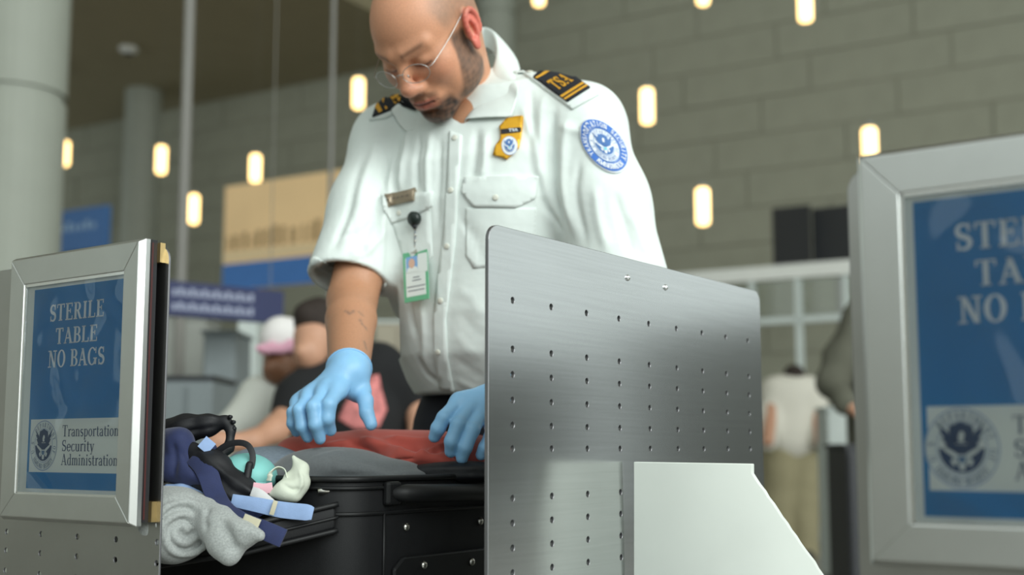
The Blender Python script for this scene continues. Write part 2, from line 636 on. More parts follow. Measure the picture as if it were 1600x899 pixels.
# ------------------------------------------------------------------ materials
M_wall = mat('block_wall', srgb(152, 153, 137), 0.85, var=0.05, vscale=3, bump=0.15, bscale=60)
M_mortar = mat('wall_joint', srgb(140, 139, 124), 0.9, var=0.05)
M_ceil = mat('ceiling_plaster', srgb(156, 146, 118), 0.9, var=0.04, vscale=2)
M_floor = mat('terrazzo', srgb(128, 126, 120), 0.35, var=0.12, vscale=30, bump=0.02)
M_col = mat('painted_column', srgb(156, 160, 149), 0.6, var=0.03, vscale=4)
M_white = mat('white_paint', srgb(225, 226, 220), 0.5, var=0.03)
M_grey = mat('grey_laminate', srgb(140, 146, 148), 0.5, var=0.05)
M_dark = mat('dark_plastic', srgb(38, 40, 44), 0.45, var=0.1)
M_steel = mat('brushed_steel', (0.60, 0.61, 0.61, 1), 0.17, 1.0, var=0.05, vscale=6, stretch=(1, 1, 40))
M_steel2 = mat('worn_steel', (0.46, 0.46, 0.44, 1), 0.30, 1.0, var=0.06, vscale=9, bump=0.05, bscale=150, bdist=0.0004)
M_alu = mat('satin_aluminium', (0.62, 0.63, 0.61, 1), 0.34, 1.0, var=0.03, vscale=20)
M_alu_b = mat('bright_aluminium', (0.90, 0.91, 0.91, 1), 0.18, 1.0, var=0.02)
M_brass = mat('brass', (0.72, 0.52, 0.24, 1), 0.32, 1.0, var=0.08, vscale=60)
M_glass = mat('partition_glass', (0.9, 0.95, 0.93, 1), 0.02, trans=1.0)

# ------------------------------------------------------------------ the hall
A2 = math.radians(59.5)
E1 = np.array([-math.sin(A2), math.cos(A2), 0])
E2 = np.array([math.cos(A2), math.sin(A2), 0])
WB = 17.0
I3 = (np.zeros(3), np.array([1.0, 0, 0]), np.array([0, 1.0, 0]), UP)
wf = (E2 * WB, E1, -E2, UP)      # wall frame: x along the wall to the left, y towards the hall, z up

b = MB().box((np.zeros(3), E1, E2, UP), (-9.6, -16, -0.1), (30, WB + 0.3, 0))
tag(b.build('floor', M_floor), kind='structure')
b = MB().box(wf, (0.4, -0.35, 0), (30, -0.014, 12.0))
wall = tag(b.build('wall_back', M_mortar), kind='structure')
BH, BL, GAP = 0.553, 2.0, 0.03
bm_ = MB().box((np.zeros(3), E1, -E2, UP), (GAP / 2, -0.03, GAP / 2), (BL - GAP / 2, 0.0, BH - GAP / 2))
proto = None
wl = np.array(wall.location)
zc = W(1000, 130, 18.55)[2]
z0 = zc - math.floor(zc / BH) * BH
for r in range(3, 17):
    off = (r % 2) * 1.0 + 0.25 * (r % 3) - 0.1
    for c in range(0, 14):
        x = -0.5 + off + c * BL
        if x > 24.5 or x < 0.35: continue
        z = z0 + r * BH
        if proto is None:
            proto = bm_.build('block', M_wall, wall)
            proto.data.transform(Matrix.Translation(Vector(wl)))
            o = proto
        else:
            o = proto.copy()
            C.objects.link(o)
            o.parent = wall
        p = E2 * WB + E1 * x + UP * z - E2 * 0.004 * ((r * 7 + c * 3) % 4) - wl
        o.location = tuple(p)

# low soffit on the left of the hall, high roof elsewhere
CZ = 7.85
wx = lambda u: float(np.dot(onplane(u, 300, E2 * WB, E2), E1))
b = MB().box(wf, (wx(705), -0.1, CZ), (30, 17, CZ + 0.3))
tag(b.build('ceiling', M_ceil), kind='structure')
b = MB().box(wf, (-10.4, -0.3, 11.9), (30, 22.0, 12.2))
tag(b.build('ceiling_high', mat('roof_deck', srgb(170, 165, 152), 0.9, var=0.05)), kind='structure')

# window wall on the right: solid parapet, mullions and glass above
rw = (-D1 * 9.0, D2, D1, UP)
b = MB().box(rw, (-14, -0.3, 0), (17, 0, 2.4))
tag(b.build('wall_right', mat('parapet_wall', srgb(120, 122, 118), 0.8, var=0.05)), kind='structure')
for i, x in enumerate(np.linspace(-14, 17, 10)):
    b = MB().box(rw, (x - 0.09, -0.25, 2.4), (x + 0.09, -0.05, 11.9))
    tag(b.build('trim_%d' % (i + 1), M_alu), kind='structure')
for i, z in enumerate((5.0, 8.4)):
    b = MB().box(rw, (-14, -0.22, z - 0.08), (17, -0.08, z + 0.08))
    tag(b.build('trim_%d' % (i + 11), M_alu), kind='structure')
# unseen glazing added right of the back wall to brighten the divider's reflection
b = MB().box(wf, (-10.4, -0.3, 0), (0.4, 0, 3.0))
tag(b.build('wall_parapet_added', MATS['parapet_wall']), kind='structure')
for i, x in enumerate(np.linspace(-10.3, 0.3, 5)):
    b = MB().box(wf, (x - 0.09, -0.25, 3.0), (x + 0.09, -0.05, 11.9))
    tag(b.build('trim_%d' % (i + 21), M_alu), kind='structure')
# left side wall, out of the frame
lw_ = (D1 * 11.5, D2, D1, UP)
M_lw = mat('left_wall', srgb(172, 172, 162), 0.85, var=0.05)
b = MB()
for x0, x1, z0_, z1_ in ((-16, -9.4, 0, 12), (-6.9, 4.5, 0, 12), (-9.4, -6.9, 0, 1.3), (-9.4, -6.9, 5.2, 12)):
    b.box(lw_, (x0, 0, z0_), (x1, 0.3, z1_))
tag(b.build('wall_left', M_lw), kind='structure')
win = MB().box(lw_, (-8.19, 0.1, 1.3), (-8.11, 0.2, 5.2)).build('window_added_1', M_alu)  # unseen window added so bright sky reflects in the left sign
tag(win, kind='structure')
for x0, x1 in ((-9.4, -8.19), (-8.11, -6.9)):
    MB().box(lw_, (x0, .14, 1.3), (x1, .15, 5.2)).build('pane', M_glass, win)


b = MB().box((-D2 * 12.0, D1, -D2, UP), (1.5, 0, 0), (11.5, 0.3, 4.6))  # unseen wall added behind the camera to dim the signs' reflections
tag(b.build('wall_front_added', MATS['left_wall']), kind='structure')


def column(u, v, Y, r, label, seam=None, top=12.0):
    c = W(u, v, Y)
    c[2] = 0
    e = empty('round_column', c, label, 'column', 'white round columns')
    b = MB()
    zs = [0, top] if seam is None else [0, seam - 0.03, seam - 0.03, seam + 0.03, seam + 0.03, top]
    rs = [r, r] if seam is None else [r, r, r - 0.025, r - 0.025, r, r]
    b.tube([c + UP * z for z in zs], rs, 32)
    b.build('shaft', M_col, e)
    MB().tube([c, c + UP * 0.12, c + UP * 0.2], [r + 0.06, r + 0.06, r + 0.01], 32).build('plinth', M_col, e)
    return e


column(12, 400, 8.0, 0.335, 'thick white round column with a dark seam, at the left edge', W(40, 155, 8.0)[2], 9.0)
column(219, 300, 22.6, 0.34, 'slimmer pale round column standing free behind the thick seamed one', None, CZ)
column(776, 30, 18.6, 0.30, 'pale round column just behind the officer\'s bald head and collar', W(776, 25, 18.6)[2], 11.9)


def pole(u0, v0, Y, r, top, label):
    c = W(u0, v0, Y)
    c[2] = 0
    e = empty('glazing_post', c, label, 'post', 'slender glazing posts')
    MB().tube([c, c + UP * top], r, 12).build('shaft', M_grey2, e)
    MB().tube([c, c + UP * 0.02], r * 2.4, 16).build('foot_plate', M_grey2, e)
    return e


M_grey2 = mat('post_paint', srgb(126, 124, 118), 0.5, var=0.03)
pole(290, 215, 7.4, 0.034, 7.2, 'slender grey post running up between the hanging lamps')
pole(519, 150, 8.8, 0.018, CZ, 'faint slender post close to the officer\'s raised sleeve side')

# pendant lamps
M_lampg = mat('lamp_glass', (1.0, 0.75, 0.35, 1), 0.4, emit=(1.0, 0.62, 0.22, 1), estr=9.0)
M_lampc = mat('lamp_core', (1.0, 0.9, 0.7, 1), 0.4, emit=(1.0, 0.66, 0.24, 1), estr=4.0)
lamps = [(101, 240, 50, 'hanging cylinder lamp lowest at far left, beside the thick seamed column', CZ),
         (252, 250, 55, 'hanging cylinder lamp right of the slimmer free column', CZ),
         (303, 327, 57, 'hanging cylinder lamp just right of the slender grey post', CZ),
         (399, 263, 54, 'hanging cylinder lamp in front of the beige banner top edge', CZ),
         (560, 146, 60, 'hanging cylinder lamp left of the officer\'s face', CZ),
         (842, -18, 68, 'hanging cylinder lamp right of the officer\'s head, cut by the frame top', 11.9),
         (1011, 166, 68, 'hanging cylinder lamp right of the officer\'s shoulder patch', 11.9),
         (1098, 323, 70, 'hanging cylinder lamp above the steel divider top corner', 11.9),
         (1098, -20, 70, 'hanging cylinder lamp barely dipping into the frame top right of centre', 11.9),
         (1258, 5, 72, 'hanging cylinder lamp highest at right, half out of the frame', 11.9),
         (1359, 228, 70, 'hanging cylinder lamp behind the top corner of the right sign frame', 11.9)]
for li, (u, v, hpx, lab, top) in enumerate(lamps):
    cx = (u - 800) / FPX
    Y = (13.0 if li in (8, 5, 2) else 12.2) / (0.508 * cx + 0.862)
    c = W(u, v, Y)
    h = (hpx - 9) / FPX * Y
    r = 0.074
    e = empty('pendant_lamp', c - UP * h / 2, lab, 'lamp', 'glowing pendant lamps')
    pr = [(0.0, 0.3), (0.03, 0.8), (0.08, 1.0), (0.92, 1.0), (0.97, 0.8), (1.0, 0.3)]
    MB().tube([c + UP * h * (q - .5) for q, _ in pr], [r * k for _, k in pr], 16).build('lamp_shade', M_lampc, e, True)
    MB().tube([c + UP * h * (.485), c + UP * (h * .5 + .05)], [r * .7, r * .3], 12).build('cap', M_grey, e)
    MB().tube([c + UP * (h * .5 + .04), np.array([c[0], c[1], top])], 0.0015, 6).build('cord', M_grey2, e)

# ceiling fittings
for (u, v, r, lab) in [(201, 75, .16, 'small round ceiling fitting above the free column'), (95, 105, .13, 'dark little ceiling spotlight beside the thick column')]:
    q = onplane(u, v, np.array([0, 0, CZ]), UP)
    e = empty('ceiling_fitting', q - UP * 0.1, lab, 'fitting')
    m_ = M_white if u > 150 else M_dark
    MB().tube([q, q - UP * .04, q - UP * .1], [r, r, r * .6], 20).build('housing', m_, e)
    MB().tube([q - UP * .1, q - UP * .13], [r * .5, r * .4], 16).build('lens', M_dark, e)

# ------------------------------------------------------------------ signs
M_card = mat('white_card', srgb(214, 220, 216), 0.5)
M_blue = mat('poster_blue', srgb(0, 118, 176), 0.45, var=0.04, vscale=12)
M_txt = mat('poster_lettering', srgb(214, 220, 222), 0.5)
M_navy = mat('poster_navy', srgb(28, 58, 100), 0.5)
M_seal = {'ring': mat('seal_ring', srgb(140, 158, 184), 0.5), 'pale': mat('seal_pale', srgb(206, 214, 212), 0.5),
          'letter': mat('seal_letter', srgb(112, 128, 152), 0.5), 'navy': mat('seal_navy', srgb(26, 60, 100), 0.5),
          'mid': mat('seal_mid', srgb(80, 115, 150), 0.5)}
M_black = mat('black_rubber', srgb(22, 22, 26), 0.5)
M_maroon = mat('maroon_edge', srgb(70, 22, 20), 0.5)

mc = bpy.data.materials.new('clear_cover_sheet')
mc.use_nodes = True
nt = mc.node_tree
nt.nodes.clear()
out = nt.nodes.new('ShaderNodeOutputMaterial')
mix = nt.nodes.new('ShaderNodeMixShader')
tr = nt.nodes.new('ShaderNodeBsdfTransparent')
gl = nt.nodes.new('ShaderNodeBsdfGlossy')
gl.inputs['Roughness'].default_value = 0.06
gl.inputs['Color'].default_value = (0.95, 0.98, 1, 1)
fr_ = nt.nodes.new('ShaderNodeFresnel')
fr_.inputs['IOR'].default_value = 1.55
tc = nt.nodes.new('ShaderNodeTexCoord')
no = nt.nodes.new('ShaderNodeTexNoise')
no.inputs['Scale'].default_value = 9.0
no.inputs['Detail'].default_value = 1.0
no.inputs['Distortion'].default_value = 0.6
bp = nt.nodes.new('ShaderNodeBump')
bp.inputs['Strength'].default_value = 1.0
bp.inputs['Distance'].default_value = 0.010
nt.links.new(tc.outputs['Object'], no.inputs['Vector'])
nt.links.new(no.outputs['Fac'], bp.inputs['Height'])
nt.links.new(bp.outputs[0], gl.inputs['Normal'])
nt.links.new(bp.outputs[0], fr_.inputs['Normal'])
nt.links.new(fr_.outputs[0], mix.inputs[0])
nt.links.new(tr.outputs[0], mix.inputs[1])
nt.links.new(gl.outputs[0], mix.inputs[2])
nt.links.new(mix.outputs[0], out.inputs[0])

X0, X1, Z0, Z1 = -.289, 0.0, -.0935, .2685
OX0, OX1, OZ0, OZ1 = -.255, -.0285, -.061, .2318


def make_sign(O, label, dx=0.0):
    fr = (O, -D1, UP, -D2)
    at = lambda x, y, z: O - D1 * x + UP * y - D2 * z
    e = empty('sign_holder', at(-.145, Z0, -.02), label, 'sign', 'sterile table signs')
    prof_b = .034
    for k in range(4):
        V = []
        for end in (0, 1):
            i = (k + end) % 4
            for (o, z) in [(None, -.007), (None, 0), (0, 0), (.005, -.009), (.005, -.017), (None, -.017)]:
                if o is None:
                    c = [(OX0, OZ0), (OX1, OZ0), (OX1, OZ1), (OX0, OZ1)][i]
                else:
                    c = [(X0 - o, Z0 - o), (X1 + o, Z0 - o), (X1 + o, Z1 + o), (X0 - o, Z1 + o)][i]
                V.append(at(c[0], c[1], z))
        F = [(j, (j + 1) % 6, 6 + (j + 1) % 6, 6 + j) for j in range(6)] + [(5, 4, 3, 2, 1, 0), (6, 7, 8, 9, 10, 11)]
        mk('frame_rail', V, F, M_alu, e, auto=0.0012)
    # bright lip round the opening
    b = MB()
    t = .004
    for (x0, x1, y0, y1) in [(OX0, OX0 + t, OZ0, OZ1), (OX1 - .001, OX1, OZ0, OZ1), (OX0, OX1, OZ1 - t, OZ1), (OX0, OX1, OZ0, OZ0 + .002)]:
        b.box(fr, (x0, y0, -.009), (x1, y1, -.0015))
    b.build('inner_lip', M_alu_b, e)
    MB().box(fr, (X0, Z0, -.026), (X1 + .006, Z1 + .004, -.017)).build('backing_board', M_black, e)
    MB().box(fr, (X0 + .002, Z0 + .004, -.019), (X1 + .0075, Z1, -.0172)).build('edge_strip', M_maroon, e)
    p = MB().box(fr, (OX0, OZ0, -.0075), (OX1, OZ1, -.0055)).build('poster', M_card, e)
    MB().box(fr, (-.236 + dx * .65, -.054, -.0055), (OX1, .223, -.0053)).build('blue_field', M_blue, p)
    MB().box(fr, (-.2307 + dx * .65, -.0316, -.0053), (OX1, .0408, -.0051)).build('pale_band', M_card, p)
    for txt, x0, x1, y, cap, kw, m_ in [
        ('STERILE', -.197, -.0735, .1755, .0236, dict(w=.19, h=.075), M_txt), ('TABLE', -.181, -.086, .1432, .0225, dict(w=.19, h=.075), M_txt),
        ('NO BAGS', -.1965, -.0687, .1115, .0236, dict(w=.19, h=.075), M_txt),
        ('Transportation', -.156, -.0325, .0168, .0152, dict(w=.13, h=.055), M_navy), ('Security', -.156, -.0835, -.0030, .0152, dict(w=.13, h=.055), M_navy),
        ('Administration', -.156, -.0325, -.0216, .0152, dict(w=.13, h=.055), M_navy)]:
        b = MB()
        for q in text_polys(txt, x0 + dx, y, cap, x1 - x0, **kw):
            b.flat(fr, q, -.0049)
        tag(b.build('lettering', m_, p), 'printed line reading ' + txt)
    s_ = None
    for n, (key, polys) in enumerate(emblem()):
        b = MB()
        for q in polys:
            b.flat(fr, [(-.198 + dx + x * .0315, .0047 + y * .0345) for x, y in q], -.00485 + n * .00004)
        o = b.build('seal' if n == 0 else 'seal_print', M_seal[key], p)
    MB().flat(fr, [(OX0, OZ0), (OX1, OZ0), (OX1, OZ1), (OX0, OZ1)], -.0025).build('clear_cover', mc, e)
    for y in (.243, -.093):
        MB().box(fr, (X1 + .012 - .012, y, -.034), (X1 + .012, y + .026, -.026)).build('brass_spacer', M_brass, e)
    return e


O_L = W(208, 600, 1.53)
O_L[2] = HC
make_sign(O_L, 'framed sterile table sign at left, fully in view with all its lettering')
O_R = W(1355, 600, 1.07)
O_R[2] = HC - .004
O_R = O_R - (-D1) * X0
make_sign(O_R, 'framed sterile table sign at right, nearest the camera and cut by the frame edge', -.0125)


M_rim = mat('shaded_steel_rim', (0.26, 0.26, 0.27, 1), 0.5, 1.0)  # shade inside the holes put into the colour, darker than the sheet


def perforated(name, fr, xs, zs, x0, x1, z0, z1, r, corner, m, parent, skip=(), thick=0.003):
    """sheet with real punched holes; corner = set of rounded corners among 'tl','tr'"""
    gx = [x0] + [(a + b_) / 2 for a, b_ in zip(xs, xs[1:])] + [x1]
    zz = sorted(zs)
    gz = [z0] + [(a + b_) / 2 for a, b_ in zip(zz, zz[1:])] + [z1]
    o, ex, ey, ez = fr
    b = MB()
    n = 16
    for i, cx in enumerate(xs):
        for j, cz in enumerate(zz):
            if cz in skip: continue
            l, rr, bt, tp = gx[i], gx[i + 1], gz[j], gz[j + 1]
            cs = [[(l, bt)], [(rr, bt)], [(rr, tp)], [(l, tp)]]
            R_ = .02
            if j == len(zz) - 1 and i == len(xs) - 1 and 'tr' in corner: cs[2] = arc(rr - R_, tp - R_, R_, R_, 0, 90, 6)
            if j == len(zz) - 1 and i == 0 and 'tl' in corner: cs[3] = arc(l + R_, tp - R_, R_, R_, 90, 180, 6)
            hole = [(cx + r * math.cos(math.radians(225 + 360 / n * k)), cz + r * math.sin(math.radians(225 + 360 / n * k))) for k in range(n)]
            for q in range(4):
                hv = [hole[(q * 4 + k) % n] for k in range(5)]
                poly = [cs[q][-1], cs[(q + 1) % 4][0]] + hv[::-1]
                b.flat(fr, poly, 0)
                if len(cs[q]) > 1:
                    b.flat(fr, cs[q] + [hole[(q * 4) % n]], 0)
    ob = b.build(name, m, parent)
    md = ob.modifiers.new('weld', 'WELD')
    md.merge_threshold = 0.0001
    md = ob.modifiers.new('sheet', 'SOLIDIFY')
    md.thickness = thick
    md.offset = -1
    ob.data.materials.append(M_rim)
    md.material_offset_rim = 1
    md = ob.modifiers.new('bevel', 'BEVEL')
    md.width = 0.0006
    md.segments = 1
    md.limit_method = 'ANGLE'
    return ob


def screw(fr, x, y, z, r, parent, m, name='screw'):
    o, ex, ey, ez = fr
    c = o + ex * x + ey * y + ez * z
    MB().tube([c, c + ez * r * .4, c + ez * r * .75], [r, r * .85, r * .4], 12, True).build(name, m, parent, True)


# steel divider between the two bays
frp = (TB(0, 0, HC), D2, UP, -D1)
div = empty('steel_divider', TB(0, .4, .66), 'upright brushed steel divider plate with rows of punched holes in front of officer', 'divider')
xs = [.05 + .0866 * k for k in range(9)]
zs = [.1848, .1236, .0918, .0601, .0294, .0004, -.0602, -.0904, -.1204, -.1502, -.1806, -.2108]
perforated('plate', frp, xs, zs, 0, .797, -.262, .2755, .0040, ('tl', 'tr'), M_steel, div, thick=.006)
for x, z in ((.3356, .2466), (.4498, .2451)):
    screw(frp, x, z, 0, .0048, div, M_alu_b)

# panels behind the signs
for O, lab, ends, xl, xr in ((O_L, 'steel end panel with punched holes behind the left sign', ('tr',), -.75, .0205), (O_R, 'steel end panel behind the right sign, brownish along its edge', ('tl',), -.314, .45)):
    frn = (O + D2 * .034, -D1, UP, -D2)
    e = empty('end_panel', O + D2 * .036 - D1 * (xl + xr) / 2 - UP * (O[2] - .30), lab, 'panel', 'steel end panels')
    pxs = [.0148 + .0848 * k for k in range(-8, 1)] if xl < -.5 else [xl + .03 + .085 * k for k in range(9)]
    pz = [-.1185, -.1450, -.1735, -.2010, -.2290, -.2570]
    perforated('plate', frn, pxs, pz, xl, xr, -.60, .2665, .0036, ends, M_steel2, e)

# white housing standing against the divider
M_hous = mat('white_moulding', srgb(212, 217, 210), 0.38, var=0.03, vscale=10, bump=0.05, bscale=60)
Qh = TB(0, .327, .9)
V, F = [], []
vs_ = [722, 727, 733, 740] + list(np.linspace(747, 980, 24))
rows, cols = len(vs_), 16
for i, v in enumerate(vs_):
    ur = 1175 if v <= 740 else 1175 + (v - 740) * .692 + random.uniform(-1.2, 1.2)
    for j in range(cols + 1):
        u = 990 + (ur - 990) * j / cols
        dl = .13 * ((u - 990) / 295) ** 2
        V.append(onplane(u, v + (3.0 * j / cols if i == 0 else 0), Qh + D2 * dl, D2))
        if i == rows - 1: V[-1] = np.array([V[-1][0], V[-1][1], .661])
nf = len(V)
for p in list(V): V.append(p + D2 * .008)
ix = lambda i, j, k=0: k * nf + i * (cols + 1) + j
for i in range(rows - 1):
    for j in range(cols):
        F.append((ix(i, j), ix(i + 1, j), ix(i + 1, j + 1), ix(i, j + 1)))
        F.append((ix(i, j, 1), ix(i, j + 1, 1), ix(i + 1, j + 1, 1), ix(i + 1, j, 1)))
    F.append((ix(i, 0), ix(i, 0, 1), ix(i + 1, 0, 1), ix(i + 1, 0)))
    F.append((ix(i, cols), ix(i + 1, cols), ix(i + 1, cols, 1), ix(i, cols, 1)))
for j in range(cols):
    F.append((ix(0, j), ix(0, j + 1), ix(0, j + 1, 1), ix(0, j, 1)))
    F.append((ix(rows - 1, j), ix(rows - 1, j, 1), ix(rows - 1, j + 1, 1), ix(rows - 1, j + 1)))
ho = mk('white_sheet', V, F, M_hous, smooth=True, auto=0.0012)
ho.data.set_sharp_from_angle(angle=math.radians(35))
tag(ho, 'white curved plastic sheet with sloping right edge standing against the steel divider', 'sheet')

# ------------------------------------------------------------------ search table
M_tabl = mat('table_steel', (0.30, 0.31, 0.31, 1), 0.35, 1.0, var=0.06, vscale=12)
tf = (TB(0, 0, 0), D1, D2, UP)
tb = empty('search_table', TB(0, .3, 0), 'long steel search table carrying the suitcase and the divider', 'table')
MB().box(tf, (-.9, -.055, .62), (.95, .48, .66)).build('table_top', M_tabl, tb, auto=.004)
for g in (-.82, .87):
    for t in (0.0, .42):
        MB().box(tf, (g - .025, t - .025, 0), (g + .025, t + .025, .62)).build('leg', M_tabl, tb)
MB().box(tf, (-.82, .2, .2), (.87, .23, .24)).build('stretcher', M_tabl, tb)

# ------------------------------------------------------------------ suitcase
M_case = mat('black_nylon', srgb(13, 14, 17), 0.7, var=0.12, vscale=40, bump=0.3, bscale=900, bdist=0.0006)
M_case2 = mat('black_piping', srgb(13, 14, 16), 0.55, var=0.1)
M_rivet = mat('nickel_rivet', (0.62, 0.60, 0.55, 1), 0.3, 1.0)
SG0, SG1, ST0, ST1, SZ0, SZ1 = .234, .69, .0, .43, .675, .884


def rrect(x0, x1, y0, y1, r, n=6):
    return (arc(x1 - r, y1 - r, r, r, 0, 90, n) + arc(x0 + r, y1 - r, r, r, 90, 180, n) + arc(x0 + r, y0 + r, r, r, 180, 270, n) + arc(x1 - r, y0 + r, r, r, 270, 360, n))


case = empty('suitcase', TB((SG0 + SG1) / 2, .2, .66), 'open black nylon suitcase with grab handle and nickel studs, on the search table', 'suitcase')
o_ = rrect(SG0, SG1, ST0, ST1, .05)
i_ = rrect(SG0 + .012, SG1 - .012, ST0 + .012, ST1 - .012, .04)
n = len(o_)
V, F = [], []
levels = [(o_, SZ0 + .01, .97), (o_, SZ0 + .03, 1.0), (o_, SZ1 - .06, 1.0), (o_, SZ1 - .01, .995), (o_, SZ1, .985), (i_, SZ1 - .004, 1.0), (i_, SZ0 + .03, 1.0)]
cx_, cy_ = (SG0 + SG1) / 2, (ST0 + ST1) / 2
for (pl, z, s_) in levels:
    for q in pl: V.append(TB(cx_ + (q[0] - cx_) * s_, cy_ + (q[1] - cy_) * s_, z))
for L in range(len(levels) - 1):
    for k in range(n): F.append((L * n + k, L * n + (k + 1) % n, (L + 1) * n + (k + 1) % n, (L + 1) * n + k))
F.append(tuple(range(n - 1, -1, -1)))
F.append(tuple((len(levels) - 1) * n + k for k in range(n)))
mk('shell', V, F, M_case, case, True)
for z, r in ((SZ1 - .004, .0042), (SZ1 - .016, .0028), (SZ1 - .05, .003), (SZ0 + .03, .004)):
    lp = [TB(q[0], q[1], z) for q in rrect(SG0 - .001, SG1 + .001, ST0 - .001, ST1 + .001, .05)]
    MB().tube(lp + [lp[0]], r, 8, False).build('piping', M_case2, case, True)
# vertical seam piping where the corner panel meets the front
MB().tube([TB(SG0 - .002, .075, SZ0 + .03), TB(SG0 - .002, .075, SZ1 - .05)], .0022, 6).build('piping', M_case2, case, True)
cf = (TB(SG0, 0, 0), D2, UP, -D1)
cp = lambda u, v: (lambda p: (float(np.dot(p - TB(SG0, 0, 0), D2)), float(p[2])))(onplane(u, v, TB(SG0, 0, HC), D1))
# grab handle
h0, h1 = cp(606, 771), cp(772, 770)
pts = []
for f in np.linspace(0, 1, 17):
    x = h0[0] + (h1[0] + .06 - h0[0]) * f
    outw = .006 + .026 * (1 - abs(2 * f - 1) ** 4)
    pts.append(TB(SG0 - outw, x, h0[1] + (h1[1] - h0[1]) * f))
hd = MB().tube(pts, [.008] + [.0125] * 15 + [.008], 12, True, 1.0).build('grab_handle', M_case2, case, True)
MB().box(cf, (h0[0] - .012, h0[1] - .016, 0), (h0[0] + .016, h0[1] + .016, .012)).build('handle_mount', M_case2, hd, auto=.004)
MB().box(cf, (h1[0] + .05, h0[1] - .016, 0), (h1[0] + .08, h0[1] + .016, .012)).build('handle_mount', M_case2, hd, auto=.004)
# lower skid panel
k0 = cp(610, 872)
MB().prism(cf, [(k0[0], SZ0 + .01), (k0[0] + .36, SZ0 + .01), (k0[0] + .36, k0[1]), (k0[0] + .02, k0[1]), (k0[0], k0[1] - .015)], 0, .008).build('skid_panel', M_case2, case, auto=.003)
for u, v, zo in ((634, 824, 0), (750, 815, 0), (655, 883, .008), (730, 878, .008)):
    x, z = cp(u, v)
    screw(cf, x, z, zo, .0062, case, M_rivet, 'stud')
screw(cf, cp(748, 772)[0], cp(748, 772)[1], .038, .004, hd, M_rivet, 'stud')
# zip puller at the rim corner
zp = W(497, 769, 1.60)
MB().tube([zp, zp + np.array([.012, .004, .002]), zp + np.array([.022, .006, -.002])], [.004, .006, .003], 8).build('zip_puller', M_rivet, case, True)
# packed lining
MB().prism((TB(0, 0, 0), D1, D2, UP), rrect(SG0 + .014, SG1 - .014, ST0 + .014, ST1 - .014, .04), SZ1 - .05, SZ1 - .022).build('lining', M_case2, case)

# opened lid hanging off the near side of the case
def lidpt(g, t, dz): return TB(g, t, HC + dz)
NX, NY = 10, 6
th = .034
def lidc(a, f):
    """a along the hinge, f out from it -> g, t, bottom height"""
    g = (.25 + .08 * f) * (1 - a) + .66 * a
    return g, .004 - .095 * f, -.106 - .028 * f - .05 * a * f
V, F = [], []
for lay in (0, 1):
    for i in range(NX + 1):
        for j in range(NY + 1):
            g, t, z = lidc(i / NX, j / NY)
            edge = max(abs(2 * i / NX - 1), j / NY) ** 6
            V.append(lidpt(g, t, z if lay == 0 else z + th - (.012 if edge < .6 else 0)))
nl = (NX + 1) * (NY + 1)
q_ = lambda i, j, k: k * nl + i * (NY + 1) + j
for i in range(NX):
    for j in range(NY):
        F.append((q_(i, j, 1), q_(i, j + 1, 1), q_(i + 1, j + 1, 1), q_(i + 1, j, 1)))
        F.append((q_(i, j, 0), q_(i + 1, j, 0), q_(i + 1, j + 1, 0), q_(i, j + 1, 0)))
    F.append((q_(i, 0, 0), q_(i, 0, 1), q_(i + 1, 0, 1), q_(i + 1, 0, 0)))
    F.append((q_(i, NY, 0), q_(i + 1, NY, 0), q_(i + 1, NY, 1), q_(i, NY, 1)))
for j in range(NY):
    F.append((q_(0, j, 0), q_(0, j + 1, 0), q_(0, j + 1, 1), q_(0, j, 1)))
    F.append((q_(NX, j, 0), q_(NX, j, 1), q_(NX, j + 1, 1), q_(NX, j + 1, 0)))
lid = mk('lid', V, F, M_case, case, True, auto=.006)
for dz, r in ((.0, .0035), (th * .5, .0022), (th, .0036)):
    loop = []
    for a, f in [(0, 0), (0, .3), (0, .6), (0, .93), (.03, 1), (.15, 1), (.4, 1), (.7, 1), (1, 1)]:
        g, t, z = lidc(a, f)
        loop.append(lidpt(g - .001 * (a < .02), t - .001 * (f > .95), z + dz))
    MB().tube(spline(loop, 4), r, 8).build('piping', M_case2, lid, True)

# ------------------------------------------------------------------ clothes
M_red = mat('brick_red_cotton', srgb(178, 78, 66), 0.8, var=0.08, vscale=30, bump=0.2, bscale=700, sheen=.2)
M_gry = mat('charcoal_grey_jersey', srgb(104, 108, 110), 0.9, var=0.10, vscale=300, bump=0.2, bscale=900, sheen=.3)
M_hea = mat('heather_grey_fleece', srgb(150, 154, 152), 0.95, var=0.22, vscale=420, bump=0.35, bscale=700, sheen=.3)
M_nav = mat('navy_cotton', srgb(32, 42, 82), 0.8, var=0.10, vscale=90, bump=0.2, bscale=700, sheen=.15)
M_blk = mat('black_satin', srgb(18, 19, 24), 0.6, var=0.15, vscale=80, bump=0.15, bscale=600)
M_mint = mat('mint_satin', srgb(128, 196, 192), 0.6, var=0.04, vscale=30)
M_whi = mat('white_net', srgb(206, 212, 196), 0.75, var=0.06, vscale=60, bump=0.25, bscale=800)
M_lbl = mat('pale_blue_elastic', srgb(140, 165, 205), 0.75, var=0.06, vscale=90, bump=0.25, bscale=900)
M_bgr = mat('blue_grey_knit', srgb(126, 138, 150), 0.9, var=0.12, vscale=250, bump=0.25, bscale=700)
M_pink = mat('pink_tag', srgb(226, 178, 188), 0.7)
M_tag = mat('white_tag', srgb(206, 206, 206), 0.7)
M_btag = mat('beige_tag', srgb(190, 184, 160), 0.7)


def px2m(r, Y): return r * Y / FPX


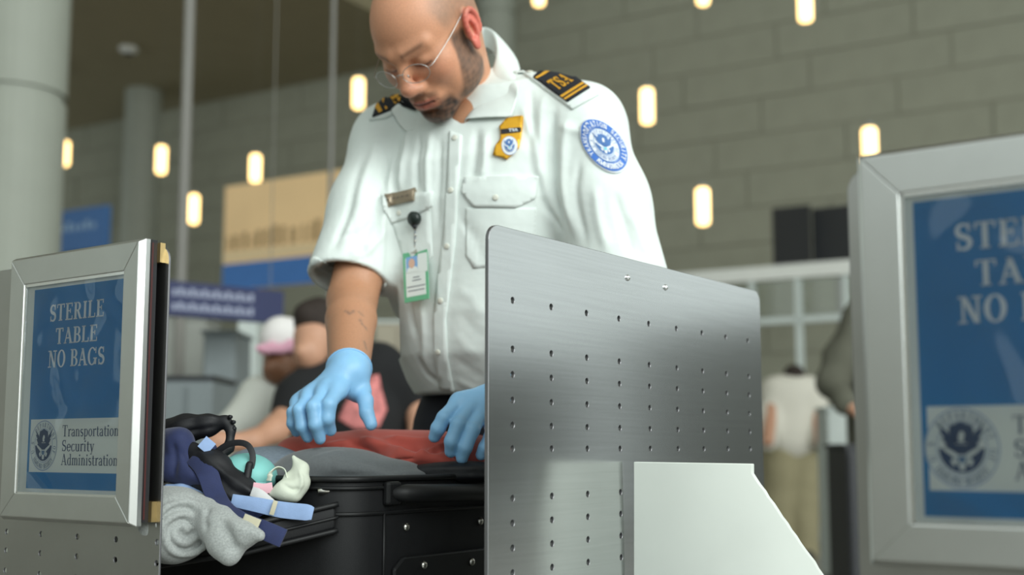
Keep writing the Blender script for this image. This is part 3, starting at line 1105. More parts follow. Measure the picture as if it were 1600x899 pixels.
def cloth(name, label, cat, m, parts, k=.012, res=.003, wob=.003, wsc=70, folds=(), parent=None, seed=1, cuts=(), group=None):
    pts = []
    for p in parts:
        if p[0] == 'c':
            for q in p[1]: pts.append((W(*q[:3]), px2m(q[3], q[2])))
        else:
            pts.append((W(*p[1]), max(p[2])))
    lo = np.min([p - r for p, r in pts], 0) - .015
    hi = np.max([p + r for p, r in pts], 0) + .015
    s = SDF(lo, hi, res)
    for p in parts:
        if p[0] == 'c':
            s.chain([W(*q[:3]) for q in p[1]], [px2m(q[3], q[2]) for q in p[1]], k)
        elif p[0] == 'e':
            s.ell(W(*p[1]), p[2], k)
        elif p[0] == 'x':
            s.ell(W(*p[1]), p[2], .006, 's')
    V, F = s.mesh()
    N = normals(V, F)
    V = wobble(V, N, wob, wsc, seed)
    if folds:
        V = press(V, F, folds)
    o = mk(name, V, F, m, parent, True)
    if parent is None: tag(o, label, cat, group)
    return o, (V, F)


def press(V, F, folds, lim=None):
    """raise ridges / press creases along lines given in photo pixels on the surface"""
    bvh = BVHTree.FromPolygons(V.tolist(), F.tolist())
    N = normals(V, F)
    disp = np.zeros(len(V))
    for pl, wd, amp in folds:
        p3 = []
        for u, v in pl:
            d = W(u, v, 1.0) - np.array([0, 0, HC])
            h = bvh.ray_cast(Vector((0, 0, HC)), Vector(d).normalized())
            if h[0] is not None: p3.append(np.array(h[0]))
        if len(p3) < 2: continue
        p3 = spline(p3, 4) if len(p3) > 2 else p3
        lo, hi = np.min(p3, 0) - wd * 3, np.max(p3, 0) + wd * 3
        m = np.where(((V > lo) & (V < hi)).all(1))[0]
        if len(m) == 0: continue
        d, t = polydist(V[m], p3)
        fade = np.clip(np.minimum(t, 1 - t) * 5 + .15, 0, 1)
        disp[m] += amp * np.exp(-(d / wd) ** 2) * fade
    return V + N * disp[:, None]


def ribbon(u_pts, half, thick, m, name, parent=None, nrm=None, n=5):
    """flat band along photo points (u, v, Y); wide across the view, thin along it"""
    c = spline([W(*q) for q in u_pts], n)
    V, F = [], []
    for i, p in enumerate(c):
        t = c[min(i + 1, len(c) - 1)] - c[max(i - 1, 0)]
        t /= np.linalg.norm(t)
        vd = p - np.array([0, 0, HC])
        vd = vd / np.linalg.norm(vd) if nrm is None else np.asarray(nrm, float)
        s = np.cross(t, vd)
        s /= np.linalg.norm(s)
        q = np.cross(s, t)
        hw = half if not hasattr(half, '__len__') else np.interp(i / (len(c) - 1), np.linspace(0, 1, len(half)), half)
        for a, b_ in ((-1, -.5), (1, -.5), (1, .5), (-1, .5)):
            V.append(p + s * hw * a + q * thick * b_)
    for i in range(len(c) - 1):
        for k in range(4): F.append((i * 4 + k, i * 4 + (k + 1) % 4, i * 4 + 4 + (k + 1) % 4, i * 4 + 4 + k))
    F += [(3, 2, 1, 0), tuple(len(V) - 4 + k for k in range(4))]
    return mk(name, V, F, m, parent, True, auto=min(thick * .3, .001))


red, red_m = cloth('folded_trousers', 'brick red folded cotton garment on top of the suitcase under both gloves', 'garment', M_red,
      [('e', (478, 705, 1.93), (.045, .07, .020)), ('e', (540, 704, 1.93), (.09, .07, .026)), ('e', (620, 700, 1.92), (.09, .07, .026)),
       ('e', (700, 703, 1.90), (.085, .06, .024)), ('e', (770, 712, 1.89), (.08, .06, .018)), ('e', (650, 717, 1.83), (.06, .03, .012)), ('e', (735, 724, 1.83), (.055, .03, .008))],
      k=.03, wob=.0025, wsc=60,
      folds=[([(540, 690), (570, 700), (610, 720)], .006, -.011), ([(560, 688), (600, 700), (640, 712)], .009, .010), ([(600, 686), (660, 692), (720, 690)], .008, .009),
             ([(640, 700), (665, 706), (690, 704)], .005, -.012), ([(650, 714), (680, 704), (700, 696)], .006, .010), ([(690, 700), (720, 716), (760, 722)], .005, -.009), ([(500, 700), (530, 694), (560, 690)], .006, .006), ([(585, 712), (620, 718), (650, 716)], .005, -.008),
             ([(480, 690), (500, 700), (520, 704)], .006, -.004)])
cloth('folded_jersey', 'dark grey jersey garment bulging over the suitcase rim, before the red one', 'garment', M_gry,
      [('e', (520, 728, 1.83), (.075, .05, .028)), ('e', (575, 735, 1.80), (.07, .04, .018)), ('e', (470, 742, 1.83), (.06, .05, .016)), ('e', (620, 742, 1.78), (.05, .03, .008))],
      k=.03, wob=.002, wsc=50, folds=[([(470, 735), (510, 712), (540, 706)], .008, .003), ([(560, 720), (600, 732), (625, 738)], .006, -.003)])
cloth('folded_knit', 'pale blue-grey knit lying behind the white net bra, left of the red garment', 'garment', M_bgr,
      [('e', (435, 722, 1.90), (.07, .06, .026)), ('e', (400, 738, 1.86), (.06, .06, .022))], k=.03, wob=.003, wsc=70)
cloth('packed_garment', 'dark garment folded flat beneath the red one at the case edge', 'garment', M_blk,
      [('e', (690, 738, 1.80), (.07, .035, .009)), ('e', (740, 738, 1.80), (.06, .035, .010))], k=.03, wob=.001)

# heather sweatshirt roll: the rolled end faces the camera
YR = 1.575
ax_ = np.array([-.55, .83, -.02]); ax_ /= np.linalg.norm(ax_)
rc = W(286, 831, YR)
s = SDF(rc - np.array([.20, .09, .10]), rc + np.array([.17, .25, .10]), .0026)
s.cone(rc + ax_ * .03, rc + ax_ * .2, .042, .046, .01)
s.cone(W(270, 815, YR + .03), W(258, 812, YR + .12), .046, .05, .02)
s.half(rc, -ax_, rc - .07, rc + .07, .012)
sp = []
ex_ = np.cross(ax_, UP); ex_ /= np.linalg.norm(ex_)
ey_ = np.cross(ex_, ax_)
for a in np.linspace(0, 15.5, 60):
    r = .0035 + .0024 * a
    sp.append(rc + ex_ * r * math.cos(a) * (1 + .12 * math.sin(2.3 * a)) + ey_ * r * math.sin(a) - ax_ * (.0015 + .002 * math.sin(a * 1.7)))
s.chain(sp, [.0036] * 60, .0035)
for cc in ([(318, 800, 1.60, 16), (345, 822, 1.57, 26), (380, 836, 1.54, 18), (406, 838, 1.53, 9)], [(335, 815, 1.59, 22), (350, 850, 1.55, 22), (360, 868, 1.54, 16)], [(300, 790, 1.62, 18), (330, 800, 1.6, 18)]):
    s.chain([W(*q[:3]) for q in cc], [px2m(q[3], q[2]) for q in cc], .016)
V, F = s.mesh()
V = wobble(V, normals(V, F), .0016, 150, 5)
V = press(V, F, [([(325, 795), (322, 830), (330, 870)], .005, -.006), ([(345, 815), (360, 840), (370, 865)], .006, -.004), ([(350, 810), (380, 828), (404, 832)], .006, .003), ([(262, 775), (300, 785), (320, 805)], .005, .003)])
tag(mk('rolled_sweatshirt', V, F, M_hea, None, True), 'heather grey sweatshirt rolled up, its spiral end beside the left sign', 'garment')

# navy garment with its hanging strap
nav, _ = cloth('navy_top', 'navy blue top with a wide strap hanging down over the grey sweatshirt', 'garment', M_nav,
      [('c', [(262, 690, 1.66, 20), (280, 692, 1.65, 22), (286, 725, 1.64, 16)]), ('c', [(262, 730, 1.65, 22), (292, 742, 1.63, 16), (318, 748, 1.62, 12)]), ('c', [(290, 712, 1.66, 12), (330, 702, 1.68, 10)])],
      k=.012, wob=.003, wsc=110, seed=3, folds=[([(270, 690), (274, 720), (272, 745)], .005, -.004), ([(282, 705), (300, 730), (315, 745)], .004, -.004)])
ribbon([(300, 715, 1.63), (322, 735, 1.612), (335, 770, 1.60), (352, 798, 1.572), (378, 815, 1.55), (410, 828, 1.54), (443, 842, 1.535)], [.010, .014, .013, .012, .0115, .012, .012], .004, M_nav, 'strap', nav)
ribbon([(352, 775, 1.605), (375, 792, 1.6), (398, 800, 1.598), (408, 795, 1.60)], .008, .003, M_nav, 'loop', nav)
tg = ribbon([(378, 815, 1.542), (403, 825, 1.532)], .0105, .001, M_btag, 'care_tag', nav)
tag(tg, 'beige care tag')
ribbon([(316, 704, 1.625), (330, 688, 1.63)], .0085, .0012, M_lbl, 'size_tag', nav)

# black bra heap
blk, _ = cloth('black_bra', 'black bra with arched cup and hooked band, topmost on the heap beside the left sign', 'bra', M_blk,
      [('c', [(256, 680, 1.70, 24), (290, 670, 1.69, 22), (325, 665, 1.685, 17), (352, 660, 1.68, 9)]),
       ('c', [(352, 658, 1.68, 8), (361, 672, 1.675, 7), (358, 700, 1.67, 8), (338, 718, 1.66, 9)])],
      k=.008, wob=.0012, wsc=90, seed=4, folds=[([(262, 668), (300, 655), (345, 652)], .003, .003), ([(262, 680), (300, 674), (340, 666)], .004, -.004)])
for u, v in ((358, 652), (363, 660), (364, 670)):
    c = W(u, v, 1.672)
    MB().tube([c, c + np.array([.004, -.002, 0])], [.0032, .0025], 8).build('hook', M_blk, blk, True)
blk2, _ = cloth('black_bra', 'black bra spread over the mint cup with one looped shoulder strap', 'bra', M_blk,
      [('c', [(300, 705, 1.645, 14), (335, 730, 1.635, 22), (375, 765, 1.62, 22), (420, 786, 1.605, 10)]), ('c', [(300, 740, 1.635, 18), (340, 770, 1.62, 16), (380, 782, 1.612, 12)])],
      k=.012, wob=.002, wsc=80, seed=6, folds=[([(310, 705), (350, 740), (405, 778)], .004, .004), ([(330, 735), (360, 765), (400, 785)], .005, -.004)])
ribbon([(332, 712, 1.645), (352, 697, 1.64), (372, 692, 1.635), (388, 697, 1.63), (395, 715, 1.625), (390, 740, 1.62), (384, 765, 1.615)], .0042, .0016, M_blk, 'shoulder_strap', blk2)
MB().tube(spline([W(391, 722, 1.62), W(388, 736, 1.618), W(385, 755, 1.615)], 4), [.0035] + [.0052] * 7 + [.003], 8).build('strap_slider', M_blk, blk2, True)
ribbon([(395, 762, 1.597), (412, 764, 1.596), (426, 762, 1.596)], .0068, .0012, M_pink, 'size_tag', blk2)
t2 = ribbon([(393, 768, 1.592), (406, 773, 1.588), (424, 788, 1.588)], .0065, .0012, M_tag, 'care_tag', blk2)
ribbon([(420, 785, 1.603), (440, 792, 1.60), (448, 797, 1.60)], .004, .002, M_blk, 'band_end', blk2)

mint, _ = cloth('mint_bra_cup', 'mint green smooth cup peeking out beneath the black strap', 'garment', M_mint,
      [('e', (385, 738, 1.66), (.036, .04, .026)), ('e', (408, 748, 1.65), (.020, .03, .018))], k=.02, wob=.0008, wsc=60)
ribbon([(356, 724, 1.648), (385, 752, 1.622), (416, 756, 1.62)], .0015, .002, M_mint, 'seam', mint)

wn, _ = cloth('white_net_bra', 'white net bra crumpled beside the zip, with a raised strap loop', 'bra', M_whi,
      [('c', [(425, 772, 1.60, 6), (445, 768, 1.60, 14), (465, 760, 1.60, 14)]), ('c', [(472, 735, 1.605, 4), (474, 752, 1.603, 7), (462, 774, 1.60, 8)]), ('c', [(458, 714, 1.61, 2.2), (464, 724, 1.61, 3.5), (472, 732, 1.607, 6), (450, 745, 1.61, 6)])],
      k=.012, res=.002, wob=.0016, wsc=220, seed=8, folds=[([(440, 755), (455, 765), (470, 765)], .003, -.003), ([(468, 735), (472, 755), (464, 772)], .0025, .003)])
ribbon([(420, 752, 1.60), (424, 738, 1.603), (434, 731, 1.606), (445, 735, 1.606), (449, 750, 1.603)], .0042, .0015, M_whi, 'strap_loop', wn, nrm=np.array([.2, .3, .93]))

lb = ribbon([(362, 782, 1.58), (400, 789, 1.57), (440, 797, 1.565), (478, 801, 1.56), (489, 803, 1.56)], [.008, .0095, .0105, .0105, .008], .0016, M_lbl, 'pale_blue_strap')
tag(lb, 'pale blue elastic band lying flat across the lid edge, end pointing right', 'strap')
ribbon([(424, 793, 1.562), (431, 795, 1.561)], .0095, .001, M_btag, 'fastener', lb)
cloth('pale_blue_cloth', 'scrap of pale blue cloth showing between navy top and grey sweatshirt', 'garment', M_lbl,
      [('c', [(262, 765, 1.63, 10), (285, 768, 1.625, 11), (318, 776, 1.615, 8)])], k=.01, wob=.002, wsc=130)

# ------------------------------------------------------------------ the officer
yaw, pit, rol = math.radians(37.2), math.radians(50.5), math.radians(2.0)
HO = np.array([-.1376, 2.0, 1.6245])
hf = np.array([-math.sin(yaw) * math.cos(pit), -math.cos(yaw) * math.cos(pit), -math.sin(pit)])
hr = np.array([-math.cos(yaw), math.sin(yaw), 0.0])
hu = np.cross(hr, hf)
hr = hr * math.cos(rol) + hu * math.sin(rol)
hu = np.cross(hr, hf)
HR = np.stack([hr, hf, hu], 1)                 # head axes: x his right, y forward, z up
toW = lambda p: (HR @ np.asarray(p, float).T).T + HO
toH = lambda p: (HR.T @ (np.asarray(p, float) - HO).T).T

PHI = math.radians(28.5)
BF = np.array([-math.sin(PHI), -math.cos(PHI), 0])   # body facing
BR = np.array([-math.cos(PHI), math.sin(PHI), 0])    # his right
NK = W(716, 130, 2.12)
S_R, S_L = W(610, 222, 2.215), W(912, 196, 2.04)
E_R, E_L = W(550, 470, 2.075), W(978, 466, 1.985)
W_R, W_L = W(545, 582, 1.865), W(812, 604, 1.87)

M_skin = mat('skin', srgb(196, 142, 112), 0.48, attr='Col', var=0.10, vscale=420, bump=0.12, bscale=350, sss=0.08, bdist=0.0008)
M_shirt = mat('white_shirt_cotton', srgb(218, 226, 222), 0.8, var=0.02, vscale=20, bump=0.45, bscale=24, bdist=0.006, sheen=0.1)
M_hair = mat('dark_hair', srgb(46, 36, 30), 0.75, var=0.35, vscale=400, bump=0.6, bscale=700, bdist=0.001)

skin = np.array(srgb(198, 142, 110)[:3])
officer = empty('person', (W(770, 620, 2.25)[0], W(770, 620, 2.25)[1], 0), 'security officer in white uniform shirt and blue gloves, head bowed over the suitcase', 'person')

# head and neck, sculpted in head space
nb = toH(NK + np.array([0.0, .01, -.05]))
s = SDF(np.minimum([-.1, -.135, -.16], nb - .09), np.maximum([.1, .14, .15], nb + .09), .0019)
s.ell((0, -.018, .048), (.079, .100, .090), .02)
s.ell((0, .03, .035), (.068, .068, .078), .03)
s.ell((0, .038, -.04), (.060, .058, .066), .03)
s.ell((0, .076, -.092), (.030, .024, .022), .03)
for x in (-1, 1):
    s.ell((x * .042, .060, -.012), (.028, .030, .030), .025)
    s.ell((x * .050, .020, -.062), (.022, .040, .030), .03)
    s.ell((x * .033, .104, .014), (.022, .018, .014), .014, 's')
    s.ell((x * .033, .079, .013), (.0165, .0155, .0125), .006)
    s.cone((x * .012, .096, .034), (x * .048, .076, .038), .011, .007, .016)
    s.ell((x * .0145, .104, -.027), (.009, .013, .0085), .006)
    s.ell((x * .007, .110, -.033), (.0036, .006, .004), .003, 's')
    # ear
    er = np.array([[1, 0, 0], [0, math.cos(.25), -math.sin(.25)], [0, math.sin(.25), math.cos(.25)]])
    s.ell((x * .081, -.010, .004), (.0075, .019, .031), .008, 'u', er)
    s.ell((x * .087, -.004, .000), (.008, .010, .016), .004, 's', er)
    hx_ = [(x * (.086 + .004 * math.sin(a)), -.010 + .0175 * math.cos(a + .25), .006 + .0285 * math.sin(a + .25)) for a in np.linspace(-.6, 3.6, 14)]
    s.chain(hx_, [.0042] * 14, .003)
    s.chain([(x * .0855, -.012, -.014), (x * .0865, -.014, .006), (x * .085, -.010, .020)], [.003, .0034, .003], .003)
    s.ell((x * .080, .006, -.002), (.005, .005, .008), .004)
    s.ell((x * .082, .000, -.026), (.0055, .009, .010), .005)
s.cone((0, .097, .026), (0, .118, -.018), .008, .012, .012)
s.ell((0, .1155, -.022), (.0145, .0135, .0125), .007)
s.ell((0, .088, -.056), (.030, .018, .022), .02)
s.chain([(-.024, .0925, -.061), (-.010, .1045, -.0535), (0, .105, -.0545), (.010, .1045, -.0535), (.024, .0925, -.061)], [.003, .0046, .0044, .0046, .003], .004)
s.chain([(-.022, .092, -.063), (0, .1025, -.066), (.022, .092, -.063)], [.003, .0056, .003], .004)
s.chain([(-.027, .094, -.0605), (-.012, .1075, -.0595), (0, .109, -.060), (.012, .1075, -.0595), (.027, .094, -.0605)], [.0016, .002, .002, .002, .0016], .003, 's')
s.ell((0, .098, -.080), (.018, .008, .006), .008, 's')
s.cone((0, -.030, -.015), nb, .060, .064, .03)
s.cone((0, -.050, .0), nb - np.array([0, .02, 0]), .052, .062, .03)
V, F = s.mesh(1)
hv = V.copy()
N = normals(V, F)
# colours in head space
x, y, z = V[:, 0], V[:, 1], V[:, 2]
ax = np.abs(x)
sm = lambda e0, e1, v: np.clip((v - e0) / (e1 - e0), 0, 1) ** 2 * (3 - 2 * np.clip((v - e0) / (e1 - e0), 0, 1))
col = np.tile(skin, (len(V), 1))
noise = np.zeros(len(V))
for i in range(9):
    k = rng.normal(size=3)
    k /= np.linalg.norm(k)
    noise += np.sin(V @ (k * rng.uniform(250, 900)) + rng.uniform(0, 6))
noise /= 9


def blend(c, m):
    global col
    col = col * (1 - m[:, None]) + np.array(c[:3]) * m[:, None]


blend(srgb(205, 128, 106), .6 * np.exp(-((ax - .045) ** 2 + (y - .07) ** 2 + (z + .015) ** 2) / .022 ** 2))
blend(srgb(204, 128, 110), .7 * np.exp(-((ax) ** 2 + (y - .115) ** 2 + (z + .022) ** 2) / .016 ** 2))
blend(srgb(206, 112, 96), sm(.079, .083, ax) * sm(.05, .03, np.abs(z)) * sm(.045, .035, np.abs(y + .01)))
# clipped hair over the temples and skull, thin on top
hairm = sm(.055, .075, ax + np.clip(.02 - y, 0, .1) * .35) * sm(.012, .04, z + .35 * np.clip(-y, -.02, .1)) * sm(.055, .035, y - .2 * (z - .04)) * (1 - sm(.079, .082, ax))
hairm2 = sm(.03, -.03, y) * sm(.02, .05, z) * .6
hairm = np.clip(np.maximum(hairm * .75, hairm2), 0, 1)
blend(srgb(112, 94, 78), hairm * .75 * (1 + .25 * noise))
# beard: sideburn and jaw stubble, dense goatee, moustache
jaw = sm(.040, .052, ax) * sm(.060, .048, y + .25 * (z + .03)) * sm(-.012, .008, y + .25 * np.clip(-z, 0, .2)) * sm(.030, .012, z) * sm(-.115, -.09, z) * (1 - sm(.073, .079, ax))
gl_ = sm(.036, .026, ax) * sm(.052, .066, y) * sm(-.046, -.054, z - .25 * np.clip(ax - .012, 0, 1))
under = sm(-.062, -.074, z) * sm(.030, .05, y) * sm(.055, .03, ax)
must = sm(.036, .026, ax) * sm(.080, .088, y) * sm(-.034, -.041, z + .2 * ax) * sm(-.060, -.056, z + .25 * ax)
corner = sm(.016, .004, np.abs(ax - .034)) * sm(.05, .07, y) * sm(-.052, -.074, z) * sm(-.105, -.09, z)
goat = np.clip(np.maximum.reduce([under * .95, must * .55, corner]), 0, 1)
mouth = np.exp(-((ax / .025) ** 4)) * sm(.088, .094, y) * sm(-.0495, -.053, z) * sm(-.073, -.069, z)
goat = goat * (1 - mouth)
chinbald = np.exp(-((ax / .011) ** 2)) * sm(-.068, -.072, z) * sm(-.088, -.082, z) * sm(.08, .09, y)
goat = goat * (1 - .55 * chinbald)
blend(srgb(82, 64, 52), np.clip(jaw * .84 * (1 + .22 * noise), 0, 1))
blend(srgb(44, 34, 29), np.clip(goat * .93 * (1 + .25 * noise), 0, 1))
blend(srgb(160, 84, 76), mouth * .8)
blend(srgb(70, 34, 30), np.exp(-((z + .0598 + .02 * ax) / .0016) ** 2) * sm(.027, .022, ax) * sm(.088, .094, y))
# brows and lash line
brow = np.exp(-((z - .0385 - .10 * (ax - .03)) / .0042) ** 2) * sm(.010, .016, ax) * sm(.056, .046, ax) * sm(.07, .078, y)
blend(srgb(62, 44, 34), brow * .6)
lash = np.exp(-((z - .0045 - 2.5 * (ax - .033) ** 2 * 4) / .0018) ** 2) * sm(.020, .015, np.abs(ax - .033)) * sm(.078, .084, y)
blend(srgb(52, 34, 28), lash * .9)
blend(srgb(150, 100, 84), .5 * np.exp(-(((ax - .033) / .02) ** 2 + ((z - .001) / .006) ** 2)) * sm(.07, .08, y))
V = V + N * ((goat * (.0012 + .0006 * noise)) + jaw * .0003 * noise + brow * .0009)[:, None]
headV, headF, headC = toW(V), F, col

# arms and the trunk beneath the shirt, joined to the same body mesh
allp = np.array([S_R, S_L, E_R, E_L, W_R, W_L, NK])
s = SDF(allp.min(0) - .15, allp.max(0) + .12, .0045)
for S_, E_, W_ in ((S_R, E_R, W_R), (S_L, E_L, W_L)):
    s.cone(S_, E_, .056, .0435, .008)
    md = E_ + (W_ - E_) * .3
    s.chain([E_, md, W_], [.0435, .0425, .032], .008)
mid = (S_R + S_L) / 2
s.cone(S_R, NK - UP * .06, .05, .06, .04)
s.cone(S_L, NK - UP * .06, .05, .06, .04)
s.chain([mid - UP * .05, mid - UP * .25 - BF * .02], [.11, .115], .05)
V, F = s.mesh(1)
N = normals(V, F)
c2 = np.tile(np.array(srgb(176, 128, 98)[:3]), (len(V), 1))
# forearm tattoo marks and body hair on the right forearm
tat = np.zeros(len(V))
bv = BVHTree.FromPolygons(V.tolist(), F.tolist())
for pl in ([(540, 486), (547, 491), (552, 486)], [(562, 488), (567, 493)], [(563, 500), (566, 508)], [(571, 512), (573, 516)], [(570, 535), (572, 545)]):
    p3 = []
    for u, v in pl:
        h = bv.ray_cast(Vector((0, 0, HC)), Vector(W(u, v, 1.) - np.array([0, 0, HC])).normalized())
        if h[0] is not None: p3.append(np.array(h[0]))
    if len(p3) > 1: tat = np.maximum(tat, np.exp(-(polydist(V, p3)[0] / .0022) ** 2))
c2 = c2 * (1 - .6 * tat[:, None]) + np.array(srgb(60, 66, 70)[:3]) * .6 * tat[:, None]
bodyV = np.concatenate([headV, V])
bodyF = np.concatenate([headF, F + len(headV)])
body = mk('body', bodyV, bodyF, M_skin, officer, True)
color_attr(body, np.concatenate([headC, c2]))


def shell(name, Vh, Nh, F, mask, off, m, parent):
    f = F[mask[F].min(1) > .5]
    used, inv = np.unique(f, return_inverse=True)
    v = toW((Vh + Nh * off)[used])
    return mk(name, v, inv.reshape(f.shape), m, parent, True)


hN = normals(hv, headF)

# trousers, belt and shoes (behind the table)
M_trou = mat('navy_trousers', srgb(24, 27, 38), 0.85, var=0.08, vscale=60, bump=0.15, bscale=600)
WZ = W(770, 612, 2.25)
wc = np.array([WZ[0] + .02, WZ[1] + .03, WZ[2]])
s = SDF(wc - np.array([.28, .26, wc[2] - .03]), wc + np.array([.28, .24, .05]), .011)
s.ell(wc - UP * .06, (.165, .135, .13), .04)
for sd in (-1, 1):
    hp = wc + BR * sd * .09 - UP * .1
    kn = wc + BR * sd * .11 - UP * .50 + BF * .03
    an = wc + BR * sd * .12 - UP * (wc[2] - .08)
    s.chain([hp, kn, an], [.10, .075, .07], .03)
V, F = s.mesh()
V = wobble(V, normals(V, F), .004, 40, 2)
mk('trousers', V, F, M_trou, officer, True)
for sd in (-1, 1):
    an = wc + BR * sd * .12
    a = np.array([an[0], an[1], .045])
    MB().tube([a - BF * .08, a - BF * .02 + UP * .02, a + BF * .08, a + BF * .17 - UP * .012], [.038, .046, .044, .028], 14).build('shoe', M_black, officer, True)
lp = [wc + UP * .035 + (BR * math.cos(a) * .157 + BF * math.sin(a) * .132) for a in np.linspace(0, 2 * math.pi, 33)]
MB().tube(lp, .018, 8, False, 1.0).build('belt', M_black, officer, True)

# shirt
chest = [  # (px u, px v, Y, half width, half depth)
    (750, 160, 2.13, .125, .080), (760, 212, 2.14, .205, .112), (756, 270, 2.145, .205, .138), (756, 330, 2.15, .198, .148), (760, 420, 2.17, .185, .155),
    (764, 500, 2.185, .175, .157), (768, 560, 2.20, .170, .152), (772, 596, 2.215, .160, .140), (774, 618, 2.22, .148, .128)]
cp_ = np.array([W(*c[:3]) for c in chest])
zo = np.argsort(cp_[:, 2])
cz, cxx, cyy = cp_[zo, 2], cp_[zo, 0], cp_[zo, 1]
ca, cb = np.array([chest[i][3] for i in zo]), np.array([chest[i][4] for i in zo])
lo = np.minimum(cp_.min(0), np.minimum(E_R, E_L)) - np.array([.25, .25, .04])
hi = np.maximum(cp_.max(0), NK) + np.array([.3, .25, .05])
s = SDF(lo, hi, .0040)


def torso(X, Y, Z):
    q = Z.ravel()
    f = lambda a: np.interp(q, cz, a)[None, None, :]
    X, Y = X - f(cxx), Y - f(cyy)
    a, b_ = f(ca), f(cb)
    R_, F_ = X * BR[0] + Y * BR[1], X * BF[0] + Y * BF[1]
    F_ = np.where(F_ < 0, F_ * 1.08, F_)
    d = ((np.abs(R_ / a) ** 2.4 + np.abs(F_ / b_) ** 2.4) ** (1 / 2.4) - 1) * np.minimum(a, b_)
    return np.maximum(d, np.maximum(Z - cz[-1], cz[0] - Z))


s.op(torso, lo, hi, .02)
s.cone(S_R, NK - UP * .052 + BR * .055 - BF * .045, .066, .063, .05)
s.cone(S_L, NK - UP * .036 - BR * .060 - BF * .040, .066, .066, .05)
s.cone(NK - UP * .10, NK - UP * .075, .085, .076, .02)
HR_ = W(543, 438, 2.10)
HL_ = W(972, 446, 1.99)
s.chain([S_R, S_R + (HR_ - S_R) * .5, HR_ + (HR_ - S_R) * .14], [.070, .070, .074], .035)
s.chain([S_L, S_L + (HL_ - S_L) * .5, HL_ + (HL_ - S_L) * .12], [.068, .076, .080], .035)
nR = W(548, 500, 2.06) - S_R
nR = nR / np.linalg.norm(nR)
nR = nR * 1.0 + UP * -.12
nR /= np.linalg.norm(nR)
s.half(HR_, nR, HR_ - .13, HR_ + np.array([.085, .13, .13]), .004)
nL = (HL_ - S_L) / np.linalg.norm(HL_ - S_L)
s.half(HL_, nL, HL_ - np.array([.07, .13, .13]), HL_ + .15, .004)
# open cuffs and neck
s.cone(S_R + (HR_ - S_R) * .62, HR_ + (HR_ - S_R) * .4, .056, .066, .004, 's')
s.cone(S_L + (HL_ - S_L) * .7, HL_ + (HL_ - S_L) * .4, .058, .070, .004, 's')
s.cone(NK - UP * .032, NK + UP * .08 + BF * .03, .058, .070, .006, 's')
V, F = s.mesh(2)
V = wobble(V, normals(V, F), .0018, 36, 11)
R_ = lambda pl, w_, a: (pl, w_ * .62, a)
shirt_folds = [
    # right sleeve drags
    R_([(590, 215), (565, 300), (535, 395)], .016, .007), R_([(612, 230), (590, 310), (560, 410)], .012, -.006), R_([(618, 250), (600, 330), (592, 430)], .012, .006),
    R_([(565, 250), (548, 320), (520, 390)], .012, -.005), R_([(600, 330), (570, 360), (535, 375)], .010, -.006), R_([(602, 360), (572, 395), (545, 400)], .010, .006), R_([(575, 300), (560, 350), (580, 400)], .010, .004),
    R_([(600, 235), (602, 280), (606, 330)], .006, -.006),
    # chest right half
    R_([(640, 200), (630, 250), (625, 300)], .012, .006), R_([(655, 205), (650, 260), (652, 300)], .010, -.006), R_([(672, 205), (668, 260), (672, 330)], .012, .006),
    R_([(622, 215), (615, 260), (612, 300)], .009, -.005), R_([(688, 215), (686, 280), (684, 360)], .009, -.005),
    # chest left half
    R_([(745, 200), (742, 240), (735, 285)], .012, -.005), R_([(760, 205), (758, 250), (752, 280)], .012, .005), R_([(850, 150), (845, 220), (850, 300)], .014, .006),
    R_([(868, 165), (862, 230), (865, 300), (885, 350)], .012, -.007), R_([(888, 185), (880, 240), (882, 300), (900, 370)], .014, .007), R_([(838, 270), (850, 320), (880, 365)], .010, -.006),
    R_([(905, 250), (900, 310), (915, 380)], .012, -.005), R_([(930, 290), (935, 340), (950, 395)], .014, .005), R_([(830, 140), (832, 190), (828, 240)], .010, -.004), R_([(815, 165), (835, 230), (842, 290)], .010, .005),
    R_([(870, 195), (905, 205), (925, 190)], .012, .004), R_([(960, 300), (975, 350), (990, 400)], .014, -.005), R_([(985, 330), (1000, 370), (1010, 400)], .012, .005),
    # belly
    R_([(625, 440), (640, 480), (650, 530)], .012, -.005), R_([(660, 480), (662, 520), (668, 580)], .012, .004), R_([(715, 450), (740, 470), (758, 500)], .02, .0016),
    R_([(715, 485), (735, 510), (756, 530)], .018, -.0016), R_([(712, 520), (730, 545), (756, 560)], .018, .0016), R_([(712, 560), (735, 578), (756, 590)], .016, -.0016),
    R_([(712, 595), (735, 605), (756, 612)], .012, .002), R_([(655, 560), (668, 585), (690, 600)], .010, -.005), R_([(720, 340), (745, 380), (756, 420)], .012, -.004), R_([(650, 380), (640, 420), (645, 460)], .010, .004),
]
V = press(V, F, shirt_folds)
shirt = mk('shirt', V, F, M_shirt, officer, True)
SB = BVHTree.FromPolygons(V.tolist(), F.tolist())
CAM = Vector((0, 0, HC))


def hit(u, v, bvh=None, Yg=2.05):
    bvh = bvh or SB
    d = Vector(W(u, v, 1.) - np.array([0, 0, HC])).normalized()
    h = bvh.ray_cast(CAM, d)
    if h[0] is None:
        h = bvh.find_nearest(Vector(W(u, v, Yg)))
    return np.array(h[0]), np.array(h[1])


def inside(p, poly):
    c = False
    j = len(poly) - 1
    for i in range(len(poly)):
        if (poly[i][1] > p[1]) != (poly[j][1] > p[1]) and p[0] < (poly[j][0] - poly[i][0]) * (p[1] - poly[i][1]) / (poly[j][1] - poly[i][1]) + poly[i][0]: c = not c
        j = i
    return c


